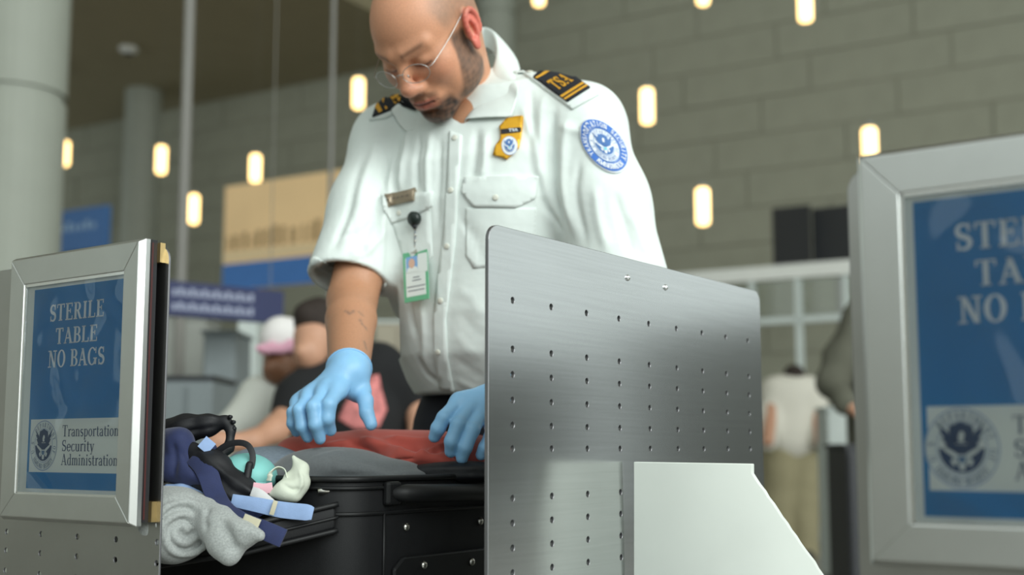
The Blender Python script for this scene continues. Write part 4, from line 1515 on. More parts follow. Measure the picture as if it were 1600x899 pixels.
def patch(name, poly, m, parent, off=.0008, thick=.0016, step=5.0, bvh=None, mapf=None, smooth=True):
    """a piece of cloth or badge lying on the shirt: outline in photo pixels, real thickness"""
    pl = []
    for i in range(len(poly)):
        a, b_ = poly[i], poly[(i + 1) % len(poly)]
        n = max(1, int(math.hypot(a[0] - b_[0], a[1] - b_[1]) / step))
        pl += [(a[0] + (b_[0] - a[0]) * k / n, a[1] + (b_[1] - a[1]) * k / n) for k in range(n)]
    nb_ = len(pl)
    xs_, ys_ = [p[0] for p in pl], [p[1] for p in pl]
    ins = [(x_, y_) for x_ in np.arange(min(xs_) + step * .5, max(xs_), step) for y_ in np.arange(min(ys_) + step * .5, max(ys_), step)
           if inside((x_, y_), pl) and min(math.hypot(x_ - q[0], y_ - q[1]) for q in pl) > step * .4]
    r = delaunay_2d_cdt([Vector(p) for p in pl + ins], [], [list(range(nb_))], 1, 1e-4)
    co, fc = r[0], r[2]
    top, bot = [], []
    for c in co:
        p, n_ = (mapf or (lambda u, v: hit(u, v, bvh)))(c[0], c[1])
        top.append(p + n_ * (off + thick))
        bot.append(p - n_ * .0015)
    nv = len(co)
    fs = [tuple(f) for f in fc] + [tuple(i + nv for i in f[::-1]) for f in fc]
    ed = {}
    for f in fc:
        for i in range(len(f)):
            ed[(f[i], f[(i + 1) % len(f)])] = 1
    for (a, b_) in ed:
        if (b_, a) not in ed: fs.append((b_, a, a + nv, b_ + nv))
    o = mk(name, top + bot, fs, m, parent, False)
    bm = bmesh.new()
    bm.from_mesh(o.data)
    bmesh.ops.recalc_face_normals(bm, faces=bm.faces)
    bm.to_mesh(o.data)
    bm.free()
    if smooth:
        for p in o.data.polygons[:len(fc)]: p.use_smooth = True
    return o


def decal(name, polys, m, parent, off, mapf=None):
    b = MB()
    mf = mapf or (lambda u, v: hit(u, v))
    for q in polys:
        on = lambda u, v: (lambda h_: h_[0] + h_[1] * off)(mf(u, v))
        k = len(q)
        if k < 18:
            b.add([on(u, v) for u, v in q], [tuple(range(k))])
            continue
        cu, cv = sum(a[0] for a in q) / k, sum(a[1] for a in q) / k      # large discs follow the cloth in rings
        rs_ = (.25, .5, .75, 1.0)
        vs = [on(cu, cv)] + [on(cu + (u - cu) * r_, cv + (v - cv) * r_) for r_ in rs_ for u, v in q]
        fs = [(0, 1 + i, 1 + (i + 1) % k) for i in range(k)]
        for r_ in range(len(rs_) - 1):
            fs += [(1 + r_ * k + i, 1 + (r_ + 1) * k + i, 1 + (r_ + 1) * k + (i + 1) % k, 1 + r_ * k + (i + 1) % k) for i in range(k)]
        b.add(vs, fs)
    return b.build(name, m, parent)


def button(u, v, r, m, parent, off=.0022):
    p, n_ = hit(u, v)
    MB().tube([p + n_ * off, p + n_ * (off + .0016), p + n_ * (off + .002)], [r, r, r * .8], 14).build('button', m, parent, True)


M_btn = mat('shirt_button', srgb(214, 214, 202), 0.3)
M_seam = mat('shirt_cotton_edge', srgb(230, 235, 232), 0.8)
# placket with buttons
pls = [(703, 205, 722, 212), (698, 300, 716, 304), (692, 380, 711, 384), (684, 440, 704, 442), (678, 500, 697, 500), (680, 560, 700, 560), (688, 608, 710, 612)]
left_ = [(a, b_) for a, b_, _, _ in pls]
right_ = [(c, d) for _, _, c, d in pls]
pk = patch('placket', left_ + right_[::-1], M_shirt, shirt, .0010, .0022, 6)
for u, v in ((712, 217), (706, 298), (700, 385), (690, 470), (686, 550)):
    button(u, v, .0050, M_btn, pk, .0036)
# pockets with flaps
pc = patch('chest_pocket', [(606, 330), (672, 318), (676, 400), (660, 425), (640, 428)], M_shirt, shirt, .0004, .0012, 7)
fl1 = patch('pocket_flap', [(597, 306), (678, 300), (676, 322), (652, 337), (612, 350), (600, 330)], M_shirt, shirt, .0012, .0026, 6)
button(626, 333, .0048, M_btn, fl1, .004)
pc2 = patch('chest_pocket', [(728, 325), (838, 325), (836, 410), (740, 420), (728, 400)], M_shirt, shirt, .0004, .0012, 7)
fl2 = patch('pocket_flap', [(726, 278), (790, 274), (842, 276), (836, 310), (806, 325), (740, 324), (722, 300)], M_shirt, shirt, .0012, .0026, 6)
button(775, 309, .0050, M_btn, fl2, .004)
# sleeve hem stitching bands
patch('sleeve_hem', [(487, 398), (520, 416), (560, 432), (604, 442), (601, 456), (556, 447), (515, 431), (484, 412)], M_shirt, shirt, .0004, .0012, 6)

# epaulettes with slide-on shoulder marks
M_ep = mat('black_shoulder_mark', srgb(20, 24, 32), 0.8, bump=.2, bscale=900)
M_gold = mat('gold_thread', srgb(206, 152, 40), 0.55, var=.1, vscale=300)
st1 = patch('epaulette', [(806, 86), (838, 92), (872, 108), (935, 150), (895, 172), (850, 140), (812, 112), (801, 98)], M_shirt, shirt, .001, .003, 5)
button(828, 106, .0055, M_btn, st1, .0045)
mk1 = patch('shoulder_mark', [(833, 124), (850, 112), (866, 108), (893, 121), (921, 141), (905, 151), (888, 162), (858, 142)], M_ep, shirt, .0045, .003, 4)
lerp = lambda a, b_, f: (a[0] + (b_[0] - a[0]) * f, a[1] + (b_[1] - a[1]) * f)
EA, EB, EC, ED = (833, 124), (866, 108), (921, 141), (888, 162)   # outline: near collar front, near collar back, tip back, tip front
em = lambda s_, t_: lerp(lerp(EA, ED, s_), lerp(EB, EC, s_), t_)
emq = lambda polys: [[em(*p) for p in q] for q in polys]
bar_ = lambda s0, s1, n=8: [[(s0, k / n), (s1, k / n), (s1, (k + 1) / n), (s0, (k + 1) / n)] for k in range(n)]
for s0_, s1_ in ((.05, .10), (.80, .86), (.90, .95)):
    decal('gold_braid', emq(bar_(s0_, s1_)), M_gold, mk1, .0082)
tp_ = text_polys('TSA', 0, 0, 1.0, 1.0, w=.2, h=.12, s=.03)
decal('gold_lettering', emq([[(.66 - .34 * y_, .12 + .72 * x_) for x_, y_ in q] for q in tp_]), M_gold, mk1, .0084)
st2 = patch('epaulette', [(578, 190), (596, 160), (630, 143), (655, 146), (650, 160), (604, 186)], M_shirt, shirt, .001, .003, 5)
mk2 = patch('shoulder_mark', [(584, 186), (590, 168), (610, 152), (634, 144), (642, 150), (640, 162), (615, 174)], M_ep, shirt, .0045, .003, 4)
for q in ([(588, 172), (593, 166), (600, 178), (595, 181)], [(599, 162), (602, 159), (608, 175), (605, 176)]):
    decal('gold_braid', [q], M_gold, mk2, .0086)
decal('gold_lettering', [[(612, 158), (616, 156), (624, 166), (620, 168)], [(618, 155), (626, 153), (624, 158), (617, 160)], [(624, 158), (630, 156), (628, 166), (624, 165)]], M_gold, mk2, .0086)

# shoulder patch
M_pb = mat('patch_blue', srgb(64, 112, 190), 0.8, bump=.2, bscale=900)
M_pw = mat('patch_white', srgb(222, 228, 234), 0.8)
M_pe = {'ring': mat('patch_ring', srgb(110, 150, 205), 0.8), 'pale': M_pw, 'letter': mat('patch_letter', srgb(120, 140, 180), 0.8), 'navy': mat('patch_navy', srgb(74, 112, 168), 0.8), 'mid': mat('patch_mid', srgb(110, 190, 205), 0.8)}
pa, pb_ = np.array([34.0, 9.0]), np.array([-10.0, -40.0])
pm = lambda x_, y_: tuple(np.array([943.0, 229.0]) + pa * x_ + pb_ * y_)
pt = patch('shoulder_patch', [pm(*q) for q in disc(0, 0, 1.05, n=36)], M_pw, shirt, .0012, .002, 5)
rings = lambda r0, r1, n=36: [[(r0 * math.cos(a), r0 * math.sin(a)), (r1 * math.cos(a), r1 * math.sin(a)), (r1 * math.cos(b_), r1 * math.sin(b_)), (r0 * math.cos(b_), r0 * math.sin(b_))]
                              for a, b_ in ((2 * math.pi * i / n, 2 * math.pi * (i + 1) / n) for i in range(n))]
pmq = lambda polys: [[pm(*p) for p in q] for q in polys]
decal('patch_border', pmq(rings(.68, .78, 72) + rings(.78, .88, 72) + rings(.88, .99, 72)), M_pb, pt, .0046)
decal('patch_lettering', pmq(ring_text('TRANSPORTATION SECURITY', .83, .20, 222, -32, w=.19, h=.12, s=.02) + ring_text('ADMINISTRATION', .83, .20, 236, 316, inside=True, w=.19, h=.12, s=.02)), M_pw, pt, .0056)
for n_, (key, polys) in enumerate(emblem()):
    decal('patch_emblem', pmq([[(x_ * .66, y_ * .66) for x_, y_ in q] for q in polys]), M_pe[key], pt, .0046 + n_ * .0003)

# badge and name bar
M_bdg = mat('gold_badge', srgb(214, 160, 34), 0.4, 0.35, var=.08, vscale=60)
bd = patch('badge', [(793, 187), (805, 184), (818, 182), (817, 198), (815, 214), (811, 232), (800, 243), (792, 250), (783, 246), (771, 243), (775, 230), (783, 219), (783, 208), (781, 200)], M_bdg, shirt, .003, .003, 4)
decal('badge_band', [[(784, 205), (800, 203), (800, 211), (784, 213)], [(800, 203), (816, 201), (815, 209), (800, 211)]], M_black, bd, .0066)
decal('badge_lettering', [[(796 + x_ * 14, 209 - x_ * 1.5 - y_ * 4.5) for x_, y_ in q] for q in text_polys('TSA', 0, 0, 1, 1, w=.2, h=.12, s=.02)], M_pw, bd, .0069)
bm_ = lambda x_, y_: (797 + x_ * 12 - y_ * 2, 230 - x_ * 2 - y_ * 14)
for n_, (key, polys) in enumerate(emblem()):
    if key == 'letter': continue
    decal('badge_seal', [[bm_(*p) for p in q] for q in polys], M_pe[key], bd, .0066 + n_ * .0003)
M_name = mat('pewter_name_bar', srgb(150, 136, 116), 0.4, 0.5, var=.06, vscale=40)
nm = patch('name_bar', [(603, 306), (651, 297), (650, 314), (604, 324)], M_name, fl1, .0062, .003, 6)
decal('name_engraving', [[(611 + i * 7, 312 - i * 1.3), (616 + i * 7, 311 - i * 1.3), (616 + i * 7, 314 - i * 1.3), (611 + i * 7, 315 - i * 1.3)] for i in range(5)], mat('engraving', srgb(110, 98, 84), .5), nm, .0096)

# collar: stand, fold and leaves; the left half is laid out, the right half mirrors it
fold_px = [(757, 42, 2.225), (770, 47, 2.19), (778, 60, 2.155), (780, 80, 2.12), (774, 105, 2.085), (762, 133, 2.058), (746, 160, 2.035), (726, 186, 2.02)]
low_px = [(770, 84, 2.25), (795, 84, 2.215), (808, 94, 2.17), (814, 114, 2.12), (813, 140, 2.075), (810, 160, 2.05), (807, 174, 2.03), (803, 186, 2.02)]
fold3 = spline([W(*q) for q in fold_px], 4)
low3 = []
for i, q in enumerate(low_px):
    p = W(*q)
    if i >= 4:
        h_, n_ = hit(q[0], q[1])
        p = h_ + n_ * .007
    low3.append(p)
low3 = spline(low3, 4)
half = []
for i, (fo, lw3) in enumerate(zip(fold3, low3)):
    f = i / (len(fold3) - 1)
    inw = NK + UP * (fo[2] - NK[2]) - fo
    inw = inw - UP * inw[2]
    inw /= np.linalg.norm(inw) + 1e-9
    top = fo + inw * .006 - UP * .001
    base = fo + inw * .008 - UP * .042 - BF * .01
    midp = (fo + lw3) / 2 - inw * .007
    half.append([base, (base + top) / 2, top, fo, midp, lw3])
c_b = float(np.dot(half[0][3] - NK, BR))
c_f = float(np.dot(W(710, 188, 2.03) - NK, BR))
V = []
for i in range(len(half) - 1, 0, -1):
    c_ = c_b + (c_f - c_b) * (i / (len(half) - 1)) ** 1.0
    V += [q - BR * 2 * (float(np.dot(q - NK, BR)) - c_) for q in half[i]]
V += [p for r in half for p in r]
NU = len(V) // 6 - 1
F = []
for i in range(NU):
    for k in range(5): F.append((i * 6 + k, i * 6 + 6 + k, i * 6 + 7 + k, i * 6 + 1 + k))
co_ = mk('collar', V, F, M_shirt, shirt, True)
md = co_.modifiers.new('thick', 'SOLIDIFY')
md.thickness = .0022
md.offset = 0
md = co_.modifiers.new('sub', 'SUBSURF')
md.levels = md.render_levels = 1

# gloves
M_glove = mat('blue_nitrile', srgb(142, 194, 234), 0.42, var=0.03, vscale=40, bump=0.22, bscale=220, bdist=0.0012, sss=.05)


def glove(fingers, wrist, elbow, palm_extra, label, r0=.0105):
    pts = np.array([W(*q) for f in fingers for q in f[0]] + [wrist])
    s = SDF(pts.min(0) - .05, pts.max(0) + .05, .0018)
    mcps = []
    for joints, rr in fingers:
        p = [W(*q) for q in joints]
        s_ = SDF  # each finger its own chain, blended only at the palm
        s.chain(p, [r0 * k for k in rr], .004)
        mcps.append(p[0])
    for m_ in mcps[:4]:
        s.cone(wrist, m_, .021, .0125, .014)
    for a, b_ in zip(mcps[:3], mcps[1:4]):
        s.cone(a + (wrist - a) * .15, b_ + (wrist - b_) * .15, .0118, .0118, .008)
    for q in palm_extra: s.cone(W(*q[0]), W(*q[1]), q[2], q[3], .010)
    ad = (elbow - wrist) / np.linalg.norm(elbow - wrist)
    s.cone(wrist, wrist + ad * .034, .033, .0405, .012)
    s.half(wrist + ad * .012, ad, wrist - .09, wrist + .09, .003)
    V, F = s.mesh(1)
    V = wobble(V, normals(V, F), .0007, 190, 21)
    g = mk('glove', V, F, M_glove, officer, True)
    tag(g, label)
    ex = np.cross(ad, UP)
    ex /= np.linalg.norm(ex)
    ey = np.cross(ad, ex)
    c = wrist + ad * .012
    ring = [c + (ex * math.cos(a) + ey * math.sin(a)) * .0352 for a in np.linspace(0, 2 * math.pi, 29)]
    MB().tube(ring, .0018, 6, False).build('cuff_bead', M_glove, g, True)
    return g


glove([([(527, 611, 1.822), (514, 632, 1.786), (512, 655, 1.786), (517, 673, 1.800)], [1.12, 1.06, .98, .84]),
       ([(508, 613, 1.826), (490, 636, 1.786), (493, 664, 1.784), (500, 686, 1.796)], [1.12, 1.06, .98, .84]),
       ([(485, 620, 1.838), (468, 641, 1.802), (472, 667, 1.800), (481, 683, 1.810)], [1.08, 1.0, .94, .82]),
       ([(468, 629, 1.852), (458, 645, 1.826), (457, 662, 1.824), (463, 675, 1.832)], [1.0, .90, .86, .76]),
       ([(560, 606, 1.862), (571, 626, 1.842), (573, 646, 1.828), (580, 664, 1.822)], [1.5, 1.18, 1.06, .86])],
      W_R, E_R, [((540, 590, 1.86), (562, 612, 1.86), .022, .016), ((530, 608, 1.842), (560, 612, 1.862), .012, .014)], 'light blue nitrile glove spread over the red garment')
glove([([(718, 628, 1.815), (694, 653, 1.785), (684, 670, 1.785), (679, 683, 1.792)], [1.15, 1.08, 1.0, .86]),
       ([(733, 638, 1.812), (716, 664, 1.775), (706, 690, 1.772), (704, 706, 1.780)], [1.15, 1.1, 1.02, .88]),
       ([(750, 648, 1.815), (738, 672, 1.778), (727, 700, 1.772), (722, 716, 1.778)], [1.12, 1.06, .98, .86]),
       ([(770, 660, 1.825), (766, 684, 1.792), (757, 700, 1.786), (752, 711, 1.790)], [1.0, .96, .9, .8]),
       ([(748, 640, 1.86), (728, 662, 1.86), (716, 684, 1.85), (712, 698, 1.84)], [1.4, 1.15, 1.05, .86])],
      W_L, E_L, [((790, 614, 1.86), (756, 640, 1.85), .022, .016)], 'light blue nitrile glove reaching down beside the steel divider')

# spectacles
M_wire = mat('silver_wire', (0.5, 0.5, 0.49, 1), 0.3, 1.0)
M_lens = bpy.data.materials.new('spectacle_lens')
M_lens.use_nodes = True
nt = M_lens.node_tree
nt.nodes.clear()
out = nt.nodes.new('ShaderNodeOutputMaterial')
mix = nt.nodes.new('ShaderNodeMixShader')
tr = nt.nodes.new('ShaderNodeBsdfTransparent')
tr.inputs['Color'].default_value = (.93, .95, .95, 1)
gl = nt.nodes.new('ShaderNodeBsdfGlossy')
gl.inputs['Roughness'].default_value = 0.03
fr_ = nt.nodes.new('ShaderNodeFresnel')
fr_.inputs['IOR'].default_value = 1.28
mu = nt.nodes.new('ShaderNodeMath')
mu.operation = 'MULTIPLY'
mu.inputs[1].default_value = 0.35          # anti-reflection coating
nt.links.new(fr_.outputs[0], mu.inputs[0])
nt.links.new(mu.outputs[0], mix.inputs[0])
nt.links.new(tr.outputs[0], mix.inputs[1])
nt.links.new(gl.outputs[0], mix.inputs[2])
nt.links.new(mix.outputs[0], out.inputs[0])
gs = empty('spectacles', toW((0, .115, 0)), 'thin silver wire spectacles low on the officer\'s nose', 'glasses')
for sd in (-1, 1):
    lc = np.array([sd * .0325, .1165, .006])
    tilt = .16
    rim = [toW(lc + np.array([.0245 * math.cos(a) * 1.0, -.006 * (math.cos(a) * sd) - .004 * math.sin(a) * tilt, .0165 * math.sin(a)])) for a in np.linspace(0, 2 * math.pi, 33)]
    MB().tube(rim, .0007, 6, False).build('rim', M_wire, gs, True)
    MB().add([toW(lc + np.array([0, .0022, 0]))] + rim[:-1], [(0, 1 + k, 1 + (k + 1) % 32) for k in range(32)]).build('lens', M_lens, gs, True)
    MB().tube([toW(q) for q in spline([(sd * .0575, .1105, .010), (sd * .066, .100, .012), (sd * .0765, .045, .022), (sd * .0835, -.004, .033), (sd * .084, -.018, .026)], 5)], .0007, 6).build('temple_arm', M_wire, gs, True)
    MB().tube([toW((sd * .010, .112, .004)), toW((sd * .0095, .1105, -.002))], [.0012, .002], 6).build('nose_pad', M_wire, gs, True)
MB().tube([toW(q) for q in spline([(-.0085, .1175, .009), (0, .1205, .0115), (.0085, .1175, .009)], 5)], .0008, 6).build('bridge', M_wire, gs, True)

# identity card on a reel
M_idg = mat('card_green', srgb(96, 168, 128), .45)
M_idb = mat('card_photo_blue', srgb(120, 160, 205), .5)
M_idc = mat('card_print_grey', srgb(120, 126, 132), .5)
hp_, hn = hit(650, 430)
hp_ = hp_ - (hp_ - np.array([0, 0, HC])) / np.linalg.norm(hp_ - np.array([0, 0, HC])) * .014
nrm = BF * .93 + UP * .12 + BR * .1
nrm /= np.linalg.norm(nrm)
cpx = lambda u, v: onplane(u, v, hp_, nrm)
c00, c10, c11, c01 = cpx(630, 397), cpx(668, 389), cpx(672, 466), cpx(633, 474)
cq = lambda x_, y_: (c01 * (1 - x_) + cpx(671, 467) * x_) * (1 - y_) + (c00 * (1 - x_) + c10 * x_) * y_
ide = empty('identity_card', cq(.5, 0), 'green-edged identity card hanging on a reel from the right breast pocket', 'badge')


def slab(name, x0, x1, y0, y1, z0, z1, m, parent):
    V = [cq(x_, y_) + nrm * z_ for z_ in (z0, z1) for x_, y_ in ((x0, y0), (x1, y0), (x1, y1), (x0, y1))]
    return mk(name, V, [(3, 2, 1, 0), (4, 5, 6, 7), (0, 1, 5, 4), (1, 2, 6, 5), (2, 3, 7, 6), (3, 0, 4, 7)], m, parent)


cd = slab('card', 0, 1, 0, 1, 0, .0016, M_idg, ide)
slab('card_face', .10, .90, .10, .88, .0016, .0019, M_card, cd)
slab('side_panel', .62, 1.0, .55, .93, .0019, .0021, M_card, cd)
slab('portrait_field', .14, .60, .60, .90, .0021, .0023, M_idb, cd)
MB().add([cq(.37 + .13 * math.cos(a), .76 + .10 * math.sin(a)) + nrm * .0026 for a in np.linspace(0, 6.283, 16)[:-1]], [tuple(range(15))]).build('portrait_head', mat('portrait_skin', srgb(206, 168, 146), .6), cd)
MB().add([cq(x_, y_) + nrm * .0025 for x_, y_ in ((.16, .58), (.62, .58), (.58, .68), (.42, .70), (.3, .70), (.18, .66))], [tuple(range(6))]).build('portrait_shirt', M_card, cd)
for y_, x0, x1 in ((.46, .4, .66), (.40, .36, .72), (.28, .14, .88), (.20, .18, .84)):
    slab('print_line', x0, x1, y_, y_ + .022, .0019, .0022, M_idc, cd)
p0, n0 = hit(651, 342)
tp0 = cq(.5, 1.0)
p0 = p0 + n0 * .005
MB().tube([p0 - n0 * .002, p0 + n0 * .006, p0 + n0 * .009], [.0125, .0125, .009], 18).build('reel', mat('reel_dark_green', srgb(22, 34, 30), .4), ide, True)
MB().tube([p0 + n0 * .003 - UP * .010, p0 * .7 + tp0 * .3], [.006, .003], 10).build('reel_neck', M_dark, ide, True)
MB().tube([p0 * .7 + tp0 * .3, tp0 + nrm * .001], .0014, 6).build('cord', M_idc, ide, True)
for k in range(4):
    q = (p0 * .7 + tp0 * .3) * (1 - k / 4) + tp0 * (k / 4)
    MB().tube([q, q - UP * .003], .0026, 8).build('bead', M_rivet, ide, True)
slab('clip', .38, .62, .955, 1.02, .0016, .004, M_rivet, ide)

# ------------------------------------------------------------------ people in the background
def part_sdf(name, items, m, parent, res=.008, k=.03, wob=0.0, seed=0):
    """items: chains of (u, v, Y, radius m) or world points ('w', p, r)"""
    ch = []
    for it in items:
        ch.append([((W(*q[:3]) if not isinstance(q[0], str) else np.asarray(q[1])), (q[3] if not isinstance(q[0], str) else q[2])) for q in it])
    lo = np.min([p - r for c in ch for p, r in c], 0) - .03
    hi = np.max([p + r for c in ch for p, r in c], 0) + .03
    s = SDF(lo, hi, res)
    for c in ch:
        if len(c) == 1:
            s.ell(c[0][0], c[0][1], k)
        else:
            s.chain([p for p, _ in c], [r for _, r in c], k)
    V, F = s.mesh(2)
    if wob: V = wobble(V, normals(V, F), wob, 30, seed)
    return mk(name, V, F, m, parent, True)


def ground(u, v, Y, z=0.04):
    p = W(u, v, Y)
    return np.array([p[0], p[1], z])


M_sk1 = mat('tan_skin', srgb(186, 140, 114), .55, var=.04, vscale=20)
M_sk2 = mat('brown_skin', srgb(120, 82, 58), .55, var=.04, vscale=20)
M_tee = mat('black_tee', srgb(20, 21, 23), .9, var=.05, vscale=20)
M_prn = mat('tee_print', srgb(196, 120, 118), .8, var=.45, vscale=40)
M_ww = mat('white_jacket', srgb(200, 202, 194), .85, var=.04)
M_capw = mat('cap_white', srgb(226, 222, 220), .8)
M_capp = mat('cap_pink', srgb(226, 170, 190), .8)
M_jean = mat('dark_jeans', srgb(44, 48, 60), .9, var=.08)
M_brh = mat('brown_hair', srgb(40, 30, 24), .8, var=.2, vscale=60)
M_khk = mat('khaki_cotton', srgb(150, 142, 112), .9, var=.06)
M_cream = mat('cream_shirt', srgb(206, 202, 190), .9, var=.04)
M_oliv = mat('olive_jacket', srgb(92, 92, 80), .9, var=.08)

Ym = 4.35
man = empty('person', ground(560, 700, Ym + .1, 0), 'dark-haired person in black printed T-shirt leaning over behind the suitcase', 'person', 'waiting passengers')
part_sdf('body', [[(490, 528, Ym, .075), (484, 555, Ym - .04, .06)], [(478, 545, Ym - .07, .035), (470, 548, Ym - .09, .02)], [(497, 560, Ym + .05, .055), (520, 590, Ym + .1, .06)],
                  [(520, 590, Ym + .1, .05), (480, 615, Ym - .03, .05), (455, 640, Ym - .1, .045), (430, 672, Ym - .2, .045), (395, 690, Ym - .3, .035), (350, 692, Ym - .35, .03)],
                  [(520, 590, Ym + .1, .05), (600, 590, Ym + .12, .05), (648, 600, Ym + .1, .05), (655, 650, Ym + .05, .042), (650, 695, Ym, .035)], [(350, 692, Ym - .35, .03), (340, 692, Ym - .36, .035), (325, 700, Ym - .38, .02)]], M_sk1, man, .008)
part_sdf('hair', [[(495, 508, Ym + .03, .085), (500, 530, Ym + .07, .07)], [(478, 492, Ym - .02, .045), (500, 488, Ym + .02, .055)]], M_brh, man, .008, .03, .004)
part_sdf('t_shirt', [[(525, 598, Ym + .1, .12), (560, 660, Ym + .1, .17), (565, 740, Ym + .1, .17)], [(500, 600, Ym, .10), (470, 625, Ym - .06, .085), (455, 650, Ym - .1, .075)],
                     [(590, 585, Ym + .12, .11), (635, 605, Ym + .1, .09), (645, 625, Ym + .1, .075)], [(540, 575, Ym + .12, .09), (590, 575, Ym + .14, .09)]], M_tee, man, .010, .05, .004)
gl0 = ground(540, 700, Ym + .1)
part_sdf('trousers', [[('w', W(560, 745, Ym + .1), .16), ('w', gl0 + UP * .45, .09), ('w', gl0 + UP * .03, .07)], [('w', W(585, 745, Ym + .1), .16), ('w', ground(600, 700, Ym + .2) + UP * .45, .09), ('w', ground(600, 700, Ym + .2) + UP * .03, .07)]], M_jean, man, .016, .03)
for u in (540, 600):
    g = ground(u, 700, Ym + .1, .05)
    MB().tube([g + np.array([.05, .06, 0]), g, g + np.array([-.06, -.16, -.01])], [.05, .055, .035], 10).build('shoe', M_dark, man, True)
bvt = [o for o in man.children if o.name.startswith('t_shirt')][0]
TBV = BVHTree.FromPolygons([tuple(np.array(v.co) + np.array(man.location)) for v in bvt.data.vertices], [tuple(p.vertices) for p in bvt.data.polygons])
pr = patch('shirt_print', [(528, 655), (545, 620), (570, 612), (578, 588), (592, 586), (596, 610), (604, 640), (592, 668), (556, 672)], M_prn, bvt, .002, .002, 9, TBV)

Yw = 4.75
wom = empty('person', ground(400, 700, Yw, 0), 'person in white and pink peaked cap bending beside the black T-shirt', 'person', 'waiting passengers')
part_sdf('body', [[(440, 560, Yw, .075), (432, 580, Yw - .05, .055)], [(425, 572, Yw - .09, .03), (420, 575, Yw - .1, .02)], [(452, 590, Yw + .04, .055), (440, 630, Yw + .08, .06)]], M_sk2, wom, .008)
part_sdf('hair', [[(458, 560, Yw + .05, .07), (468, 590, Yw + .07, .05)]], M_brh, wom, .008)
cap = part_sdf('cap', [[(440, 530, Yw, .088), (452, 530, Yw + .03, .085)], [(438, 520, Yw, .06), (438, 520, Yw + .02, .06)]], M_capw, wom, .007, .02)
part_sdf('cap_peak', [[(428, 543, Yw - .06, .03), (412, 546, Yw - .12, .018), (402, 544, Yw - .15, .010)], [(440, 546, Yw - .085, .022), (420, 548, Yw - .14, .014)], [(456, 541, Yw - .07, .03), (466, 546, Yw - .03, .03)]], M_capp, cap, .006, .02)
part_sdf('jacket', [[(425, 640, Yw + .1, .13), (410, 700, Yw + .1, .17), (405, 760, Yw + .1, .17)], [(405, 620, Yw - .02, .085), (385, 655, Yw - .08, .07), (350, 672, Yw - .15, .055)]], M_ww, wom, .010, .05, .004)
g = ground(405, 700, Yw + .1)
part_sdf('trousers', [[('w', W(400, 760, Yw + .1) + np.array([d_ * .06, 0, 0]), .15), ('w', g + np.array([d_ * .1, 0, .45]), .085), ('w', g + np.array([d_ * .1, 0, .02]), .065)] for d_ in (-1, 1)], M_jean, wom, .016)

Yk = 10.0
k1 = empty('person', ground(1240, 800, Yk, 0), 'person in cream shirt and khaki trousers bending away behind the steel divider', 'person', 'waiting passengers')
part_sdf('body', [[(1242, 592, Yk + .08, .085), (1240, 606, Yk + .12, .08)], [(1240, 610, Yk, .08), (1215, 620, Yk - .05, .06), (1205, 640, Yk - .1, .06), (1200, 690, Yk - .3, .05)], [(1240, 610, Yk, .08), (1265, 620, Yk - .05, .06), (1276, 640, Yk - .1, .06), (1282, 690, Yk - .3, .05)]], M_sk1, k1, .016)
part_sdf('hair', [[(1241, 586, Yk - .02, .09), (1243, 594, Yk + .0, .09)]], M_brh, k1, .014)
part_sdf('shirt', [[(1222, 615, Yk, .15), (1224, 690, Yk, .17)], [(1258, 615, Yk, .15), (1256, 690, Yk, .17)], [(1240, 612, Yk - .02, .14), (1240, 690, Yk, .2)], [(1212, 612, Yk, .12), (1203, 650, Yk - .08, .09), (1200, 692, Yk - .25, .075)], [(1268, 612, Yk, .12), (1278, 650, Yk - .08, .09), (1282, 690, Yk - .25, .075)]], M_cream, k1, .016, .06, .008)
part_sdf('trousers', [[(1222, 712, Yk, .17), (1216, 780, Yk, .13), ('w', ground(1214, 850, Yk, .06), .11)], [(1258, 712, Yk, .17), (1256, 780, Yk, .13), ('w', ground(1258, 850, Yk, .06), .11)]], M_khk, k1, .016, .05, .006)
for u in (1214, 1258):
    g = ground(u, 850, Yk, .06)
    MB().tube([g + np.array([0, .1, 0]), g, g + np.array([0, -.18, -.01])], [.05, .06, .04], 10).build('shoe', M_dark, k1, True)

Yo = 7.2
k2 = empty('person', ground(1385, 800, Yo, 0), 'person in olive jacket half hidden by the right sign frame', 'person', 'waiting passengers')
part_sdf('jacket', [[(1350, 500, Yo, .13), (1375, 560, Yo, .22), (1380, 690, Yo, .20)], [(1345, 505, Yo, .11), (1314, 560, Yo - .05, .10), (1300, 598, Yo - .1, .085), (1322, 630, Yo - .25, .07)], [(1410, 510, Yo, .11), (1440, 600, Yo, .09)]], M_oliv, k2, .014, .05, .01, 3)
part_sdf('body', [[(1380, 440, Yo, .09), (1378, 465, Yo - .03, .08)], [(1380, 480, Yo, .06), (1380, 500, Yo, .07)], [(1380, 500, Yo, .07), (1345, 510, Yo, .06), (1314, 560, Yo - .05, .05), (1300, 598, Yo - .1, .04), (1322, 630, Yo - .25, .04), (1340, 645, Yo - .32, .035)]], M_sk1, k2, .014)
part_sdf('hair', [[(1381, 428, Yo + .02, .095), (1384, 445, Yo + .05, .085)]], M_brh, k2, .014)
part_sdf('trousers', [[(1370, 700, Yo, .16), ('w', ground(1360, 800, Yo, .45), .1), ('w', ground(1360, 800, Yo, .05), .09)], [(1395, 700, Yo, .16), ('w', ground(1410, 800, Yo, .45), .1), ('w', ground(1410, 800, Yo, .05), .09)]], M_jean, k2, .018)

